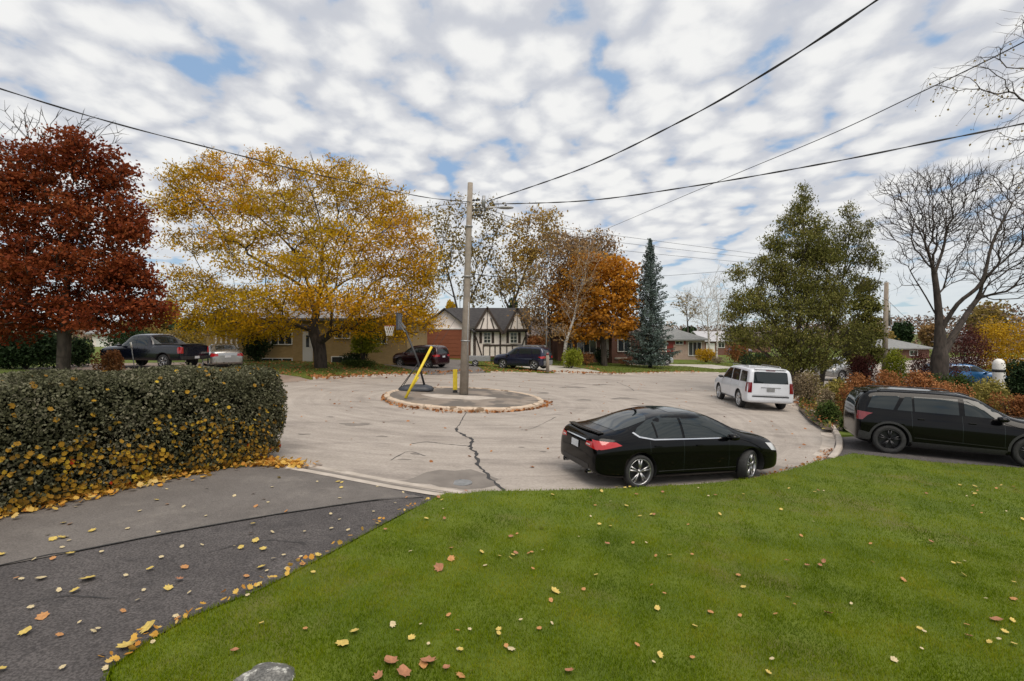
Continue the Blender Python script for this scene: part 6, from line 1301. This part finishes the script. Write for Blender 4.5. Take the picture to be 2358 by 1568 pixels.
# single fallen leaves one can count
fl = {}
for nm, c_ in (('yellow', (.58, .43, .11)), ('pale', (.56, .46, .27)), ('orange', (.48, .23, .08)), ('rust', (.36, .16, .08))):
    m_ = noisy('fallen leaf '+nm, c_, tuple(x*.75 for x in c_), 30, .7); V, F = maple_cloud(np.zeros((1, 3)), .125, np.random.default_rng({'yellow': 1, 'pale': 2, 'orange': 5, 'rust': 9}[nm]), None, .12)
    me = bpy.data.meshes.new('fallen_leaf'); me.from_pydata([tuple(v) for v in V], [], [tuple(f) for f in F]); me.materials.append(m_); me.update(); fl[nm] = me
def put_leaf(p, nm, zf, where, sz=1.):
    o = bpy.data.objects.new('fallen_leaf', fl[nm]); col.objects.link(o); o.location = (p.x, p.y, zf(p.x, p.y)+.02); o.rotation_euler = (rng.normal()*.2, rng.normal()*.2, rng.uniform(0, 6.28)); o.scale = (sz*rng.uniform(.62, 1.0), sz*rng.uniform(.62, 1.0), sz)
    px_ = 1179+FV*p.x/p.y; py_ = HV+FV*(EYE-.1)/p.y
    big_ = 'large ' if sz > 1.25 else ('small ' if sz < .85 else '')
    if 'lawn' in where: zone = ('beside the boulder' if px_ < 1150 else ('right of the boulder' if px_ < 1600 else 'in the bottom right corner')) if py_ > 1400 else (('by the corner of the driveway' if px_ < 1150 else ('in the middle below the sedan' if px_ < 1700 else 'on the right below the SUV')) if py_ > 1220 else ('just below the road edge' if px_ < 1900 else 'below the black SUV'))
    else: zone = ('near the bottom left corner' if px_ < 300 else 'close to the lawn edge') if py_ > 1330 else ('on the newer strip by the hedge' if px_ < 350 else ('in the middle part' if px_ < 650 else 'near the road end'))
    tag(o, '%s%s maple leaf on %s, %s' % (big_, {'pale': 'pale cream', 'rust': 'rusty brown'}.get(nm, nm), where, zone), 'leaf', 'fallen leaves on '+where)
dl = [(95, 1333, 'pale', 1.3), (201, 1335, 'yellow', 1.3), (143, 1240, 'yellow', 1), (345, 1313, 'yellow', .9), (372, 1285, 'pale', .9), (425, 1308, 'orange', 1.1), (412, 1338, 'rust', .9), (388, 1357, 'yellow', 1), (436, 1367, 'pale', .8), (135, 1362, 'pale', .9), (171, 1363, 'yellow', .8), (98, 1422, 'orange', 1.2), (57, 1460, 'yellow', 1.2), (215, 1457, 'pale', 1), (182, 1437, 'pale', .6), (283, 1410, 'orange', .8), (338, 1450, 'yellow', 1.4), (290, 1490, 'yellow', 1.5), (352, 1482, 'pale', .7), (2, 1280, 'yellow', 1), (627, 1227, 'pale', 1), (588, 1248, 'yellow', .9), (570, 1374, 'pale', .9), (540, 1260, 'pale', .6)]
for x, y, nm, s_ in dl: put_leaf(G(x, y, .1), nm, dzf(.01), 'the near driveway', s_)
ll = [(815, 1455, 'yellow', 1.5), (787, 1484, 'yellow', 1.4), (905, 1440, 'pale', 1.5), (1178, 1496, 'pale', 1.5), (1280, 1362, 'yellow', 1.3), (1040, 1287, 'orange', 1.8), (1010, 1310, 'rust', 1.6), (1117, 1303, 'pale', 1.1), (1040, 1262, 'orange', 1.2), (945, 1270, 'pale', 1), (975, 1530, 'orange', 1.6), (900, 1527, 'rust', 1.7), (988, 1526, 'rust', 1.6), (1057, 1496, 'pale', 1.2), (930, 1553, 'rust', 1.6), (1060, 1556, 'orange', 1.4), (1908, 1415, 'rust', 1.5), (1700, 1325, 'orange', 1.2), (1637, 1410, 'orange', 1.1), (1815, 1376, 'orange', 1), (2080, 1335, 'orange', 1.3), (2335, 1380, 'orange', 1.4), (2060, 1520, 'pale', 1.5), (2295, 1430, 'rust', 1.3), (1488, 1250, 'pale', 1), (1247, 1217, 'yellow', 1.1), (1110, 1272, 'yellow', .9), (1372, 1325, 'yellow', .7), (1505, 1525, 'pale', 1), (1312, 1548, 'rust', 1), (2245, 1120, 'yellow', 1), (1500, 1185, 'yellow', .8), (870, 1560, 'rust', 1.2), (1770, 1550, 'yellow', .8)]
for x, y, nm, s_ in ll: put_leaf(G(x, y, .12), nm, lambda a, b: gz1(a)+.012, 'the near lawn', s_*.72)
k = 0
while k < 78:
    x, y = rng.uniform(0, 1000), rng.uniform(1100, 1560); p = G(x, y, .1)
    if y > 1340 and rng.random() < .7: continue
    if inpoly(np.array([p.x]), np.array([p.y]), drv_near)[0]: put_leaf(p, ('yellow', 'pale', 'pale', 'orange')[rng.integers(0, 4)], dzf(.01), 'the near driveway', .8); k += 1
k = 0; cl_ = [(rng.uniform(450, 2358), 1125+420*rng.random()**1.5) for _ in range(26)]
while k < 135:
    cc_ = cl_[rng.integers(0, 26)]; f_ = rng.random() < .6; x, y = (cc_[0]+rng.normal()*70, min(1555, max(1120, cc_[1]+rng.normal()*16))) if f_ else (rng.uniform(400, 2358), 1120+440*rng.random()**1.6); p = G(x, y, .1)
    if not inpave(np.array([p.x]), np.array([p.y]))[0]: put_leaf(p, ('yellow', 'pale', 'yellow', 'orange', 'rust')[rng.integers(0, 5)], lambda a, b: gz1(a)+.015, 'the near lawn', .62); k += 1
# ---------------------------------------------------------------- grass blades on the near lawn (uncountable)
def blades(n, Yr0, Yr1, h_, wd, seed, xr=None):
    rng = np.random.default_rng(seed); y = rng.uniform(Yr0, Yr1, n); x = rng.uniform(-1.08, 1.08, n)*y if xr is None else rng.uniform(xr[0], xr[1], n)
    ok = ~inpave(x+rng.normal(size=n)*.028, y+rng.normal(size=n)*.028); x, y = x[ok], y[ok]; n = len(x); z = T(x)+.10; pat = .85+.22*np.sin(x*5.7+y*2.6)*np.sin(y*6.1-x*3.4)
    h = h_*rng.uniform(.45, 1.2, n)*pat; a = rng.uniform(0, 6.28, n); ln = rng.normal(size=(n, 2))*.45*h[:, None]; w_ = wd*rng.uniform(.6, 1.3, n)
    dx, dy = np.cos(a)*w_, np.sin(a)*w_; V = np.stack([np.column_stack([x-dx, y-dy, z-.01]), np.column_stack([x+dx, y+dy, z-.01]), np.column_stack([x+ln[:, 0], y+ln[:, 1], z+h])], 1).reshape(-1, 3)
    return V, np.arange(3*n).reshape(n, 3)
LM['lawn'] = leafmat('grass blades', [(.042, .080, .001), (.11, .175, .002), (.20, .255, .004), (.34, .31, .035)], 1.1, .35, .7, wr=.45)
LM['lawnfar'] = leafmat('far grass blades', [(.06, .075, .010), (.12, .135, .02), (.20, .175, .05)], .6, .3, .7, wr=.6)
for a_ in ((360000, 3.6, 7.5, .040, .0035, 31), (300000, 7.5, 15.5, .042, .0055, 32)):
    V, F = blades(*a_); o = mknp('lawn_grass', V, F, LM['lawn']); o['kind'] = 'stuff'
V, F = blades(120000, 26, 60, .07, .02, 33, (-14, 30)); o = mknp('lawn_grass', V, F, LM['lawnfar']); o['kind'] = 'stuff'
